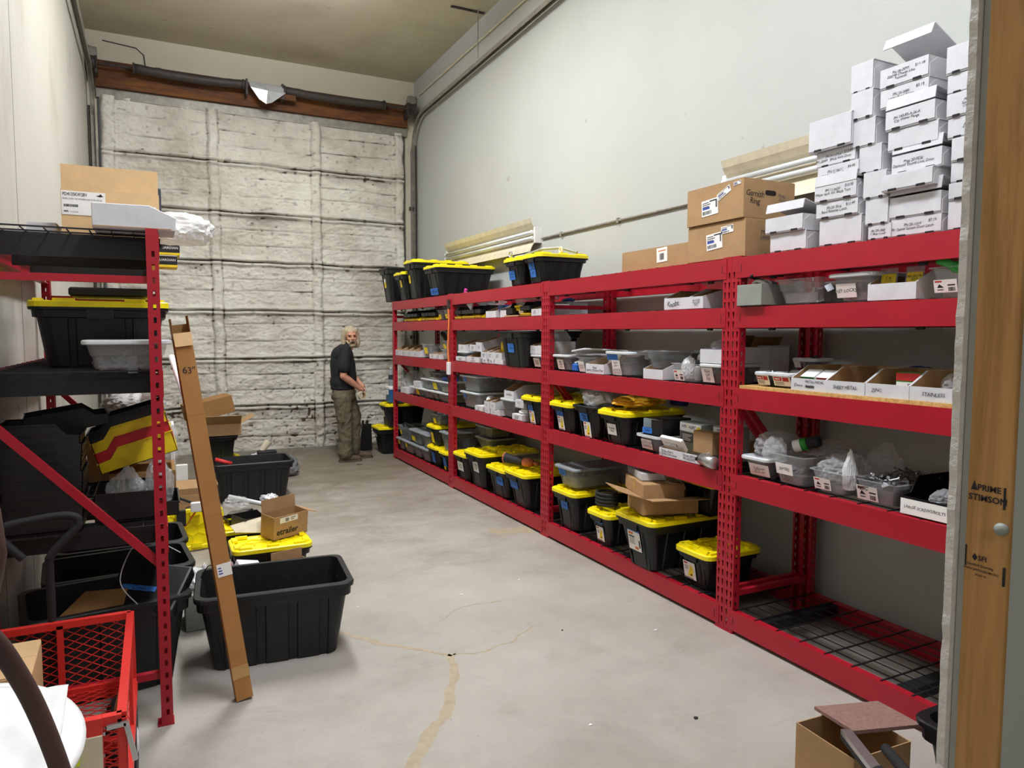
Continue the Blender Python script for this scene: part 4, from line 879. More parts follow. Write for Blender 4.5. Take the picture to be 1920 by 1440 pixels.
# -- third rack, lowest shelf
tote('first black tote right of the orange cord on the lowest shelf, white label', 2.66, 6.525, Z1, .355, .58, .27, tags=[('paper', .02, .13, .14, .09, 'N.O.S.\nMotors', .03)])
tote('deep black tote pushed out over the beam, second right of the orange cord', 2.63, 6.135, Z1, .415, .64, .345, tags=[('paper', -.03, .20, .12, .10, 'WIRE\nSUP', .04)])
tote('low black tote with yellow lid under the clear tray, third right of the cord', 2.66, 5.69, Z1, .41, .58, .27, tags=[('tape', -.06, .16, .13, .09, 'Hinges', .032)])
tote('black tote with the work glove on its yellow lid', 2.64, 5.27, Z1, .405, .62, .305, tags=[('tape', .05, .19, .14, .085, 'DOORS', .032)])
for i, z in enumerate((0, .122)):
    clearbin('%s of two grey lidded bins on the back of the first tote' % ('lower', 'upper')[i], 2.93, 6.55, Z1+.282+z, .36, .29, .12, 'greylid', mat='cleargrey', content=('greybits', .7))
clearbin('empty clear tray resting on the yellow lid of the low tote', 2.80, 5.66, Z1+.283, .34, .42, .062)
t = thing('work_glove', 'long black and rust coloured work glove lying on a yellow lid', 'glove', (2.70, 5.47, Z1+.318))
MB().tube([(0, .07, .055), (.02, .03, .05), (.06, -.03, .04), (.10, -.08, .034)], [.044, .04, .036, .038], 12, cap=False).build('cuff', 'rubber', t, smooth=True)
MB().tube([(-.003, .075, .056), (.003, .066, .055)], [.047, .046], 12, cap=False).build('cuff_rim', 'gloverust', t)
k = MB(); k.tube([(.10, -.08, .034), (.13, -.12, .032), (.16, -.15, .03)], [.038, .042, .032], 10)
for i, (dx, dy) in enumerate(((.05, -.02), (.055, -.045), (.045, -.06), (.025, -.07))): k.tube([(.15, -.14, .03), (.15+dx*.6, -.14+dy*.7, .03), (.15+dx, -.14+dy, .02)], [.014, .012, .009], 8)
k.tube([(.13, -.10, .03), (.16, -.085, .03), (.18, -.09, .022)], [.014, .012, .009], 8)
k.build('hand', 'gloverust', t, smooth=True)
# -- third rack, second shelf
for i, z in enumerate((0, .160)):
    clearbin('%s of two big clear lidded bins with blue marks on the third rack' % ('lower', 'upper')[i], 2.72, 6.415, Z2+z, .42, .54, .158, 'palelid', tags=[('tape', .10, .115, .06, .045)], content=('greybits', .75))
mailer('small white box with a note in front of the clear lidded bins', 2.70, 6.10, Z2, .18, .2, .045, 'E23-4\nrelay', .018, slots=False)
def taperoll(label, x, y, z, r, w_, rot=(0, 0, 0), mat='paper'):
    t = thing('tape_roll', label, 'tape roll', (x, y, z), rot=rot); n = 24
    MB().loft([[(q*math.cos(2*math.pi*k/n), q*math.sin(2*math.pi*k/n), zz) for k in range(n)] for q, zz in ((r*.66, 0), (r, 0), (r, w_), (r*.66, w_), (r*.66, 0))], 0, False, False).build('tape', mat, t, smooth=False)
    MB().loft([[(q*math.cos(2*math.pi*k/n), q*math.sin(2*math.pi*k/n), zz) for k in range(n)] for q, zz in ((r*.6, .001), (r*.66, .001), (r*.66, w_-.001), (r*.6, w_-.001), (r*.6, .001))], 0, False, False).build('core', 'kraft', t); return t
taperoll('white roll of tape standing on a small white box on the third rack', 2.79, 6.07, Z2+.095, .048, .04, (math.pi/2, 0, .5))
for yc, z, W, H, lb, tx in ((5.92, 0, .10, .040, 'lower box of the left pair of little white boxes on the third rack', 'PR 001'), (5.93, .042, .105, .064, 'upper open box of the left pair of little white boxes on the third rack', 'DR-71\nNUT'), (5.78, 0, .12, .042, 'lower box of the right pair of little white boxes on the third rack', 'PW 18'), (5.80, .044, .11, .064, 'upper open box of the right pair of little white boxes on the third rack', 'GR-25\nCAP'), (5.685, 0, .06, .05, 'single little white box left of the tall clear bin', 'L-10')):
    shelfbox(lb, 2.70, yc, Z2+z, W, .24, H*1.5 if z else H, H, tx, .016, slope=.2)
clearbin('tall smoky bin with a pale lid carrying a white box, third rack', 2.70, 5.525, Z2, .25, .4, .165, 'palelid', mat='cleargrey', content=('greybits', .3))
shelfbox('white open box on the lid of the tall smoky bin', 2.71, 5.49, Z2+.168, .185, .40, .12, .066, 'LAZ RWH', .026, slope=.1)
mailer('white box marked with a red diamond left of the blue taped tote', 2.70, 5.307, Z2, .18, .24, .048, 'SWITCHES\nAND DE', .018, slots=False)
bag('crumpled white paper on the white box left of the blue taped tote', 2.80, 5.307, Z2+.05, .16, .17, .05, 'paper', 5)
mailer('white box with a cap on top left of the blue taped tote', 2.72, 5.305, Z2+.103, .155, .16, .065, 'POT R1\nL', .018, slots=False)
tag(MB().lathe([(.03, 0), (.034, .012), (.028, .03), (.02, .034)], 14).build('round_cap', 'metalgrey', None, (2.76, 5.29, Z2+.1725), None, True), 'dark round cap on the little white box of the third rack', 'cap')
tote('small black tote with yellow lid left of the rack joint, white and yellow sticker', 2.665, 5.045, Z2, .33, .52, .225, tags=[('tape', .02, .135, .08, .06, 'R', .04), ('yellow', .01, .055, .085, .105)])
bag('dull grey bag on the yellow lid left of the rack joint', 2.96, 5.0, Z2+.243, .3, .22, .06, 'metalgrey', 8)
# -- third rack, middle shelf
mailer('flat white box at the left end of the third rack middle shelf', 2.70, 6.545, Z3, .24, .25, .042, 'RDC  74', .02, slots=False)
clearbin('small smoky bin on the flat white box at the left of the third rack', 2.71, 6.55, Z3+.045, .22, .3, .055, 'palelid', mat='cleargrey', content=('darkbits', .6))
shelfbox('white parts box on the small smoky bin at the left of the third rack', 2.72, 6.56, Z3+.103, .19, .38, .11, .06, 'DK 4\nvalve', .018, slope=.3)
shelfbox('wide white parts box second from the left of the third rack middle shelf', 2.70, 6.245, Z3, .29, .34, .10, .052, 'E2 DR\nConnectors', .024, slope=.2)
shelfbox('left white parts box stacked across the wide box of the third rack', 2.73, 6.32, Z3+.105, .14, .40, .11, .062, 'LDC 36\nCAPS', .018, slope=.3)
shelfbox('right white parts box stacked across the wide box of the third rack', 2.73, 6.175, Z3+.105, .135, .42, .135, .085, 'LEV\nPIN', .018, slope=.3)
for yc, W, lb in ((5.965, .105, 'left'), (5.82, .105, 'middle'), (5.665, .17, 'right')):
    mailer('flat white box under the %s open box beside the large black tote' % lb, 2.70, yc, Z3, W, .28, .040, 'BM 44\nX-2' if lb != 'right' else None, .016, slots=False)
for yc, W, lb, tx in ((6.00, .115, 'left', 'LAR 68\nHinge'), (5.86, .10, 'middle', 'LCD 44\nHook'), (5.705, .19, 'right', 'RS W\nScr 8x1')):
    shelfbox('%s open white parts box beside the large black tote' % lb, 2.70, yc, Z3+.043, W, .32, .115, .062, tx, .018, slope=.2)
tag(MB().lathe([(.02, 0), (.045, 0), (.045, .09), (.02, .09)], 18).build('yellow_roll', 'stickyellow', None, (2.80, 5.73, Z3+.109), None, True), 'yellow wrapped roll standing in a white box beside the large black tote', 'roll')
bag('white wrapped bundle beside the yellow roll', 2.80, 5.645, Z3+.11, .12, .09, .09, 'whitefilm', 6)
tote('large black lidless tote pushed out over the beam of the third rack', 2.61, 5.30, Z3, .50, .58, .295, False, tags=[('tape', .02, .155, .11, .075, 'Vents', .036)], grooves=True)
clearbin('smoky lidded bin with a white note right of the large black tote', 2.70, 4.985, Z3, .20, .4, .108, 'palelid', mat='cleargrey', tags=[('paper', .02, .045, .10, .07, 'BULK\nWIRE', .024)], content=('greybits', .75))
shelfbox('left white box on the smoky bin by the rack joint', 2.70, 5.025, Z3+.112, .115, .3, .10, .066, 'A 17-2', .018)
shelfbox('right white box on the smoky bin by the rack joint', 2.70, 4.922, Z3+.112, .085, .3, .10, .066)
bag('crumpled clear bag standing on the white boxes by the rack joint', 2.87, 4.95, Z3+.18, .22, .20, .17, 'film', 7, peak=.5)
# -- third rack, upper shelf
t = thing('zip_bag', 'clear bag with a magenta zip strip tilted on the stacking bins', 'plastic bag', (2.72, 6.42, Z4+.125), rot=(0.5, 0, .0))
MB().box(-.004, .012, -.10, .13, 0, .1).build('pouch', 'whitefilm', t, bevel=.003); MB().box(-.006, .014, .10, .135, -.01, .12).build('zip_strip', 'pink', t)
bag('flat clear bag over the stacking bins of the third rack', 2.85, 6.16, Z4+.122, .28, .36, .07, 'film', 11)
shelfbox('white parts box in the middle of the third rack upper shelf', 2.70, 5.84, Z4, .215, .32, .115, .058, slope=.2)
shelfbox('white parts box turned sideways on the third rack upper shelf', 2.72, 5.62, Z4, .13, .30, .115, .06, slope=.25)
tag(MB().box(2.78, 2.9, 5.75, 5.86, Z4+.075, Z4+.112, ).build('blue_carton', 'blue', bevel=.003), 'small blue box in the white parts box of the third rack upper shelf', 'box')
b = MB(); 
for i in range(16):
    y0_, y1_ = 5.28+.26*i/16, 5.28+.26*(i+1)/16; zz = .012+.006*noise.noise(Vector((i*.6, 2, 2))); b.box(2.69, 2.95, y0_, y1_, Z4, Z4+max(.006, zz))
tag(b.build('cardboard_scrap', 'kraft'), 'torn flat piece of cardboard under the black bin and clear bin, upper shelf', 'cardboard')
hopper('black stacking bin on the cardboard scrap of the upper shelf', 2.71, 5.485, Z4+.022, .125, .22, .10)
clearbin('clear bin with a yellow tag on the cardboard scrap of the upper shelf', 2.72, 5.345, Z4+.022, .21, .28, .125, tags=[('ylabel', .03, .05, .14, .045, 'MINI', .03), ('paper', .0, .02, .08, .03)], content=('greybits', .6))
bag('large clear bag on the stacking bin by the rack joint, upper shelf', 2.84, 5.13, Z4+.122, .3, .32, .085, 'film', 13)
shelfbox('left of two white boxes at the right end of the third rack upper shelf', 2.70, 5.01, Z4, .11, .24, .09, .052, 'HN 4\nDC-10', .018)
shelfbox('right of two white boxes at the right end of the third rack upper shelf', 2.70, 4.912, Z4, .075, .24, .09, .052)
mailer('plain white box at the back of the upper shelf behind the frame brace', 3.06, 5.27, Z4, .32, .20, .122, slots=False)
bag('small heap of blue and white wrappers on the white box behind the brace', 3.14, 5.22, Z4+.127, .1, .16, .035, 'inkblue', 15)
# -- second rack, upper shelf
shelfbox('white parts box marked knobs on the upper shelf', 2.70, 3.285, Z4, .225, .34, .115, .066, 'Knobs:', .042, tx=.03)
shelfbox('white parts box marked 75-32P beside the knobs box', 2.695, 3.112, Z4, .11, .36, .115, .066, 'PN 75-32P\nPanel slider\n$2.73', .014, slope=.2)
bag('clear bag slumped in the white boxes at the right of the upper shelf', 2.92, 3.13, Z4+.118, .3, .26, .10, 'film', 17)
# -- second rack, middle shelf
clearbin('clear lidded bin at the left end of the second rack middle shelf', 2.70, 4.615, Z3, .22, .42, .118, 'palelid', tags=[('paper', .02, .045, .09, .075, 'MIS\ncable\nends', .022)], content=('greybits', .75))
t = thing('blue_caliper', 'blue plastic holder with a white handle between two clear bins', 'tool', (2.73, 4.455, Z3))
MB().box(0, .1, -.038, .038, 0, .055).build('holder', 'blue', t, bevel=.008); MB().tube([(.02, .02, .06), (.05, -.04, .085)], .008).build('handle', 'white', t)
clearbin('clear open bin with a white note right of the blue holder', 2.70, 4.312, Z3, .195, .36, .108, tags=[('paper', .03, .04, .075, .075, 'LENS &\nSocket', .020)], content=('greybits', .6))
t = thing('loose_lid', 'grey bin lid resting tilted over the open clear bin', 'lid', (2.73, 4.40, Z3+.148), rot=(-.10, .05, -.12))
MB().loft([lift(rr(.36, .24, .03, 4, .16, -.02), q) for q in (0, .012)]).build('panel', 'palelid', t, bevel=.003)
shelfbox('white parts box with papers marked battery terminal post', 2.70, 4.138, Z3, .225, .34, .115, .066, 'Napa\nBattery Terminal Post', .024, slope=.2)
t = thing('paper_bundle', 'white and yellow packets standing in the battery terminal box', 'papers', (2.79, 4.12, Z3+.01), rot=(0, .5, 0))
for i in range(5): MB().box(.008*i, .008*i+.005, -.07+.012*i, .04+.012*i, 0, .145-.01*(i % 2)).build('packet', ['paper', 'stickyellow', 'paper', 'white', 'stickyellow'][i], t)
clearbin('large clear lidded bin with two notes on the second rack', 2.70, 3.875, Z3, .28, .5, .158, 'palelid', tags=[('tape', .07, .125, .12, .05), ('paper', .04, .075, .09, .055, 'Seven\nwire c', .022), ('paper', .04, .025, .10, .045, 'DOCK MS\nSOCKETS', .022)], content=('greybits', .8))
shelfbox('white parts box carrying an upturned clear bin', 2.70, 3.495, Z3, .19, .32, .105, .06, slope=.12)
clearbin('clear bin perched on a white parts box, second rack', 2.70, 3.505, Z3+.062, .20, .26, .112, mat='cleargrey')
clearbin('big grey lidded bin at the back of the second rack middle shelf', 3.03, 3.45, Z3, .40, .24, .17, 'greylid', mat='cleargrey', content=('tanbits', .9))
clearbin('clear open bin with a black bottle and a bag in it', 2.70, 3.222, Z3, .25, .34, .105, tags=[('shoe', .06, .035, .085, .062)])
bag('rolled up milky bag standing in the clear bin with the bottle', 2.79, 3.265, Z3+.012, .10, .10, .135, 'whitefilm', 19)
t = thing('pump_bottle', 'dark grey bottle with black cap standing in a clear bin', 'bottle', (2.78, 3.175, Z3+.009))
MB().lathe([(.022, 0), (.024, .004), (.024, .07), (.02, .085)], 16).build('bottle', 'metalgrey', t, smooth=True); MB().lathe([(.021, .085), (.021, .112), (.012, .118)], 16).build('cap', 'rubber', t); MB().lathe([(.011, .118), (.011, .135), (.004, .15)], 12).build('nozzle', 'alu', t)
open_carton('brown carton with a raised flap at the back of the second rack', 3.05, 3.17, Z3, .20, .22, .17, flaps=(.9, None, .5, -.3), mat='kraftdk')
clearbin('smoky lidded bin with a torn white note beside the rack post', 2.70, 2.995, Z3, .185, .32, .112, 'palelid', mat='cleargrey', tags=[('paper', .04, .05, .09, .085, 'Foot\nLid\nSup', .026)], content=('darkbits', .85))
shelfbox('white box on the smoky lidded bin beside the rack post', 2.70, 2.99, Z3+.116, .175, .28, .085, .075, inner='whiteboard')
bag('clear bag with blue card sticking out of the white box by the post', 2.82, 3.0, Z3+.165, .2, .16, .085, 'film', 21)
# -- second rack, second shelf
tote('black tote with yellow lid at the left end of the second rack second shelf', 2.66, 4.565, Z2, .33, .52, .222, tags=[('tape', .02, .145, .09, .055, 'Clear\nLights', .024), ('yellow', .02, .062, .085, .105)])
tote('black lidless tote holding a silver bag, second rack', 2.66, 4.235, Z2, .325, .50, .222, False, tags=[('tape', .02, .14, .10, .06, 'Trailer\nTop bolts', .022), ('yellow', -.01, .055, .085, .11)])
tote('black tote with yellow lid under the amber cloth, second rack', 2.66, 3.895, Z2, .345, .52, .225, tags=[('paper', .02, .095, .10, .075, 'Plumbing\nSpare', .020)])
bag('crumpled silver grey bag bulging out of the lidless tote', 2.85, 4.25, Z2+.19, .3, .29, .19, 'silverbag', 23)
bag('amber rain cloth folded on a yellow lid', 2.90, 3.91, Z2+.243, .42, .26, .075, 'amber', 25, name='rain_cloth', cat='cloth', rough=.3)
t = thing('blue_bag', 'dark blue cloth bag behind the amber cloth', 'bag', (3.16, 3.80, Z2+.243)); MB().box(-.03, .03, -.07, .07, 0, .11).build('pouch', 'navy', t, bevel=.01)
clearbin('smoky bin marked CO2 / LP detector', 2.695, 3.535, Z2, .23, .36, .105, mat='cleargrey', tags=[('paper', .03, .043, .105, .062, 'CO2 / LP\nDetector', .026)])
MBr = MB(); MBr.loft([[(px+.18, py, z_) for px, py in rr(.36+q, .23+q, .03, 4)] for q, z_ in ((.006, .088), (.01, .09), (.01, .104), (-.02, .104), (-.022, .09))], 0, False, False)
MBr.build('rim', 'palelid', [o for o in COL.objects if o.get('label') == 'smoky bin marked CO2 / LP detector'][0])
t = thing('black_box', 'black box with a blue tape strip standing in the CO2 detector bin', 'box', (2.735, 3.535, Z2+.012), .1)
MB().box(0, .25, -.085, .085, 0, .19).build('case', 'binblack', t, bevel=.004); card(t, 'tape_label', T3(-.001, .045, .115) @ FRONT, .085, .035, 'bluetape', 'Trailer', .022)
MB().box(-.0006, .0, .01, .08, .135, .188).build('window', 'glassy', t)
shelfbox('wide white tray box marked smoke alarm twice', 2.695, 3.235, Z2, .36, .30, .085, .047, None, slope=.16)
t_ = [o for o in COL.objects if o.get('label') == 'wide white tray box marked smoke alarm twice'][0]
text('Smoke Alarm\nPN 20340 Dust cover', .021, t_, T3(-.001, .105, .024) @ FRONT); text('Smoke Alarm\nPN 6023605', .021, t_, T3(-.001, -.09, .024) @ FRONT)
t = thing('smoke_alarm', 'white square smoke alarm propped in the smoke alarm tray', 'alarm', (2.745, 3.315, Z2+.045), rot=(0.06, -.62, .1))
MB().box(-.012, .012, -.085, .085, 0, .09).build('case', 'white', t, bevel=.006, seg=2); k = MB()
for i in range(6): k.box(-.0126, -.0118, .05-.018*i, .056-.018*i, .05, .056)
k.box(-.0126, -.0118, -.036, -.03, .035, .055); k.build('grille_marks', 'inkgrey', t)
t = thing('blister_box', 'grey retail box with a yellow disc and a white SAFE T ALERT panel', 'box', (2.85, 3.32, Z2+.006), rot=(0, .0, -.1))
MB().box(0, .1, -.11, .11, 0, .19).build('carton', 'metalgrey', t, bevel=.003); c_ = card(t, 'front_panel', T3(-.001, 0, .16) @ FRONT, .21, .05, 'paper', None)
text('SAFE', .024, c_, T3(-.062, .004, .0014), 'ink', False, bold=.01); text('ALERT', .024, c_, T3(.022, .004, .0014), 'ink', False, bold=.01); text('T', .026, c_, T3(-.022, .004, .0014), 'stickyellow', False, bold=.02)
MB().lathe([(.024, 0), (.024, .002)], 20).build('yellow_disc', 'stickyellow', t).matrix_local = T3(-.0015, -.086, .15) @ FRONT
card(t, 'text_panel', T3(-.001, .02, .10) @ FRONT, .14, .06, 'inkgrey', None, extra=rows(5, mi=5))
carton('square brown carton standing in the smoke alarm tray', 2.765, 3.115, Z2+.048, .16, .07, .125, tape=False, mat='kraft')
carton('pale printed box behind the brown carton by the rack post', 2.90, 3.10, Z2, .17, .12, .195, tape=False, mat='metalgrey', stickers=[('f', 0, .16, .15, .055, rows(3, -.3, .4, mi=4), 0)])
t = thing('silver_motor', 'silver cylindrical motor lying on the beam beside the rack post', 'motor', (2.695, 3.032, Z2+.036), rot=(math.pi/2, 0, -.25))
MB().lathe([(.03, 0), (.034, .004), (.034, .125), (.03, .13)], 20).build('barrel', 'alu', t, smooth=True); k = MB().lathe([(.012, -.018), (.03, -.016), (.032, 0)], 14); k.box(-.04, .04, -.009, .009, -.014, -.006); k.build('end_cap', 'rubber', t)
MB().box(-.012, .012, -.0346, -.034, .05, .085).build('plate', 'paper', t)
# -- second rack, lowest shelf
tote('black tote carrying a grey lidded bin, lowest shelf right of the joint', 2.66, 4.51, Z1, .35, .56, .30, tags=[('tape', .0, .185, .09, .065, 'Mixt', .03)])
clearbin('grey lidded bin with blue tape on the yellow lid of a black tote', 2.69, 4.52, Z1+.313, .30, .46, .152, 'greylid', mat='cleargrey', tags=[('tape', .05, .105, .10, .05, 'PVC\nSplice', .022)], content=('tanbits', .8))
tote('small black tote with yellow lid left of the deep tote, lowest shelf', 2.665, 4.05, Z1, .285, .5, .24, tags=[('tape', .0, .175, .085, .045, 'Rope', .026), ('yellow', .0, .08, .085, .10)])
k = MB()
for j in range(4): k.tube([(.0+.065*math.cos(a), .085*math.sin(a), .014+.024*j) for a in (2*math.pi*i/20 for i in range(21))], .012, 6)
tag(k.build('cable_coil', 'rubber', None, (2.80, 4.12, Z1+.253), None, True), 'coil of thick black cable on the yellow lid of the small tote', 'cable')
tote('deep black tote standing out over the beam, large white sticker', 2.595, 3.55, Z1, .40, .66, .335, tags=[('tape', .02, .245, .12, .05, 'Roof\nVents', .024), ('big', .02, .165, .125, .125)])
t = open_carton('opened brown carton with spread flaps on the deep black tote', 2.66, 3.60, Z1+.347, .27, .36, .105, rz=-.28, flaps=(1.25, None, 1.45, None), fl=.60)
carton('closed flat brown carton with tape lying on the opened carton', 2.665, 3.62, Z1+.455, .36, .26, .088, rz=-.32, mat='kraft')
t = thing('clear_case', 'clear flat case with white contents on the brown carton', 'case', (2.70, 3.67, Z1+.545), -.35)
MB().box(0, .16, -.15, .15, 0, .05).build('shell', 'clear', t, bevel=.006); MB().box(.01, .15, -.14, .02, .004, .045).build('white_insert', 'white', t)
tote('black tote with a yellow lid high at the back under the beam', 2.93, 3.36, Z1+.349, .32, .30, .215)
tote('low black tote with honeycomb lid beside the rack post', 2.70, 3.13, Z1, .305, .42, .225, tags=[('yellow', .04, .085, .10, .105, 'WIRELESS', .02)])
# -- nearest rack, upper shelf
t = thing('metal_tray', 'grey green metal box standing out over the beam by the rack post', 'box', (2.655, 2.678, Z4))
b = MB(); b.box(0, .28, -.083, .083, 0, .004); b.box(0, .003, -.083, .083, 0, .105); b.box(.277, .28, -.083, .083, 0, .105); b.box(0, .28, -.083, -.08, 0, .105); b.box(0, .28, .08, .083, 0, .105); b.build('body', 'metalgrey', t, bevel=.002)
t = thing('headset', 'white and black looped straps piled in the grey metal box', 'strap', (2.76, 2.678, Z4+.085))
MB().tube([(.05*math.cos(a)*1.6, .055*math.sin(a), .03+.035*math.sin(a*.5)) for a in (math.pi*i/14 for i in range(15))], .007, 8).build('band', 'rubber', t, smooth=True)
MB().tube([(.03*math.cos(a)-.01, .05*math.sin(a)+.01, .028+.012*math.cos(a*2)) for a in (2*math.pi*i/18 for i in range(19))], .009, 8).build('strap', 'white', t, smooth=True); MB().box(-.07, .09, -.055, .055, -.06, .012).build('lining', 'alu', t)
clearbin('wide clear open bin with shiny hardware beside the grey metal box', 2.70, 2.435, Z4, .285, .36, .12, content=('steel', .65))
clearbin('clear bin with a pale lid marked key locks', 2.70, 2.14, Z4, .225, .36, .125, 'palelid', tags=[('paper', .03, .05, .10, .062, 'KEY LOCKS', .021)], content=('steel', .5))
shelfbox('blank white parts box holding two packages on yellow cards', 2.70, 1.94, Z4, .215, .34, .125, .068)
for yc, nm in ((2.0, 'left'), (1.885, 'right')):
    t = thing('blister_pack', '%s blister pack on a yellow card standing in the white box' % nm, 'package', (2.755, yc, Z4+.012), rot=(0, .12, .05))
    MB().box(0, .006, -.038, .038, 0, .125).build('clear_card', 'clear', t, bevel=.002); MB().box(-.002, -.0005, -.034, .03, .04, .10).build('printed_card', 'stickyellow', t); MB().box(-.0026, -.002, -.034, .03, .04, .055).build('blue_band', 'blue', t)
    text('2" 4x\n1\'-11"' if nm == 'left' else 'BRUSH 4x\n2017', .014, t, T3(-.0028, -.002, .078) @ FRONT)
clearbin('clear bin with a pink and white sticker next to the lumber post, upper shelf', 2.70, 1.70, Z4, .20, .36, .118, tags=[('shoe', .03, .045, .09, .05)])
t = thing('plug_adapter', 'bright green electrical plug adapter resting on the clear bin rim', 'plug', (2.72, 1.735, Z4+.135), rot=(.45, .15, .2))
MB().box(-.016, .016, -.045, .025, -.016, .016).build('body', 'green', t, bevel=.005, seg=2); MB().lathe([(.022, 0), (.024, .006), (.02, .03)], 12).build('collar', 'green', t, (0, -.04, 0), (math.pi/2, 0, 0))
MB().box(-.008, -.005, .025, .05, -.003, .003).box(.005, .008, .025, .05, -.003, .003).build('prongs', 'alu', t)
# -- nearest rack, middle shelf on particle board
for yc, W, nm in ((2.63, .095, 'left'), (2.51, .13, 'right')):
    clearbin('%s of two clear screw tubs with red labels by the rack post' % nm, 2.70, yc, Z3B, W, .14, .075, 'palelid', tags=[('red', 0, .034, W*.82, .05)], content=('steel', .8), name='screw_tub')
for yc, tx, lb, nm in ((2.34, 'METAL-METAL', 'white parts box marked metal-metal with a struck out word', 'm'), (2.143, 'SHEET METAL', 'white parts box marked sheet metal', 's'), (1.943, 'ZINC', 'white parts box marked zinc', 'z'), (1.744, 'STAINLESS', 'white parts box marked stainless beside the lumber post', 't')):
    t = shelfbox(lb, 2.70, yc, Z3B, .197, .34, .115, .056, None, slope=.11)
    if nm == 'm': text('METAL-METAL', .017, t, T3(-.001, -.035, .042) @ FRONT); text('Dome', .02, t, T3(-.001, .055, .024) @ FRONT); text('xxxxx', .02, t, T3(-.001, -.01, .022) @ FRONT, bold=.05)
    else: text(tx, .021, t, T3(-.001, .0 if nm != 'z' else .045, .028) @ FRONT)
for yc, nm, cl in ((2.38, 'left', 'green'), (2.29, 'right', 'inkred')):
    t = thing('screw_box', '%s small white screw box with a coloured band in the metal-metal box' % nm, 'box', (2.76, yc, Z3B+.02), rot=(0, -.5, 0)); MB().box(0, .07, -.04, .04, 0, .05).build('carton', 'white', t, bevel=.002); MB().box(-.0008, 0, -.038, .038, .03, .048).build('band', cl, t); MB().box(-.0009, 0, -.03, .03, .006, .02).build('text_bars', 'inkgrey', t)
clearbin('small clear box with a white label on other boxes behind the screw tubs', 2.94, 2.73, Z3B+.0, .10, .12, .06, 'palelid', tags=[('paper', .0, .03, .05, .035)], content=('steel', .6))
clearbin('wide clear box carrying a smaller one by the rear post', 2.95, 2.60, Z3B, .16, .2, .075, 'palelid', tags=[('red', 0, .03, .1, .03)], content=('steel', .8))
clearbin('small clear box of screws on the wide clear box by the rear post', 2.97, 2.61, Z3B+.078, .15, .14, .062, 'palelid', tags=[('paper', .05, .03, .04, .04)], content=('darkbits', .8))
clearbin('clear box with red label behind the sheet metal box', 3.08, 2.33, Z3B, .24, .14, .085, 'palelid', tags=[('red', .02, .045, .14, .04)], content=('steel', .5))
bag('dark blue bag behind the sheet metal box', 3.12, 2.08, Z3B, .14, .30, .12, 'navy', 27, name='cloth_bag', cat='bag')
t = thing('screw_box', 'green and red screw box standing in the zinc box', 'box', (2.78, 1.905, Z3B+.02)); MB().box(0, .06, -.055, .055, 0, .085).build('carton', 'green', t, bevel=.002); MB().box(-.0008, 0, -.053, .053, .05, .083).build('band', 'inkred', t); card(t, 'label', T3(-.001, 0, .03) @ FRONT, .1, .03, 'paper', None, extra=lambda b, w_, h_, th: barcode(b, 0, .45*w_, -.3*h_, .3*h_, th))
bag('clear bag in the stainless box by the lumber post', 2.86, 1.74, Z3B+.01, .2, .14, .10, 'film', 29)
mailer('plain white box alone at the back of the middle shelf by the rear wall', 3.10, 3.02, Z3+.0, .13, .15, .205, slots=False)
# -- nearest rack, second shelf
clearbin('clear lidded bin with a handwritten label beside the rack post', 2.70, 2.664, Z2, .183, .36, .105, 'palelid', tags=[('paper', -.02, .04, .13, .062, 'Tailpieces\nELLS, etc', .02)], content=('greybits', .8))
clearbin('large clear open bin marked zip ties', 2.69, 2.455, Z2, .235, .42, .148, tags=[('paper', .02, .075, .10, .055, 'ZIPTIES', .021)], content=('darkbits', .45))
clearbin('clear open bin with a product sticker right of the zip ties', 2.70, 2.222, Z2, .225, .38, .108, tags=[('shoe', .04, .042, .09, .055)], content=('greybits', .5))
clearbin('clear open bin heaped with bolts marked misc', 2.70, 1.99, Z2, .222, .38, .106, tags=[('shoe', .04, .045, .10, .065)], content=('steel', .9))
t_ = [o for o in COL.objects if o.get('label') == 'clear open bin heaped with bolts marked misc'][0]
text('MISC', .024, t_, T3(.012, .055, .066) @ FRONT, bold=.02)
k = MB(); r = random.Random(5)
for i in range(60):
    x, y = 2.73+.30*r.random(), 1.91+.16*r.random(); a = r.uniform(0, 6.28); e = r.uniform(-.4, .5); L = r.uniform(.03, .06); d = Vector((math.cos(a)*math.cos(e), math.sin(a)*math.cos(e), math.sin(e)))*L
    p = Vector((x, y, Z2+.098+.015*r.random())); k.tube([p, p+d], r.uniform(.003, .005), 6); k.tube([p+d, p+d*1.12], .007, 6)
tag(k.build('loose_bolts', 'steel'), 'heap of loose bolts on top of the misc bin', 'bolts', kind='stuff')
bag('crumpled clear bags piled on the lidded bin beside the rack post', 2.86, 2.66, Z2+.108, .30, .16, .13, 'film', 31)
bag('clear bag hanging over the rim of the zip ties bin', 2.75, 2.57, Z2+.09, .1, .14, .13, 'film', 32)
t = thing('spray_can', 'green and black can in a clear sleeve lying on the zip ties bin', 'can', (2.80, 2.50, Z2+.175), rot=(1.25, .0, .5)); MB().lathe([(.028, 0), (.03, .006), (.03, .035), (.03, .036)], 18).build('white_end', 'white', t, smooth=True); MB().lathe([(.0305, .036), (.0305, .065)], 18).build('green_band', 'green', t, smooth=True); MB().lathe([(.03, .065), (.03, .12), (.02, .13)], 18).build('black_end', 'rubber', t, smooth=True)
bag('clear bags lying in the back of the zip ties bin', 2.99, 2.44, Z2+.12, .3, .22, .09, 'film', 33)
bag('clear bag bulging from the bin right of the zip ties', 2.83, 2.23, Z2+.06, .26, .18, .12, 'film', 35)
bag('twisted milky bag standing up in the bin right of the zip ties', 2.76, 2.15, Z2+.03, .07, .07, .19, 'whitefilm', 36, peak=.4)
bag('clear bag standing behind the misc bin', 3.02, 2.16, Z2+.05, .12, .2, .18, 'film', 37, peak=.4)
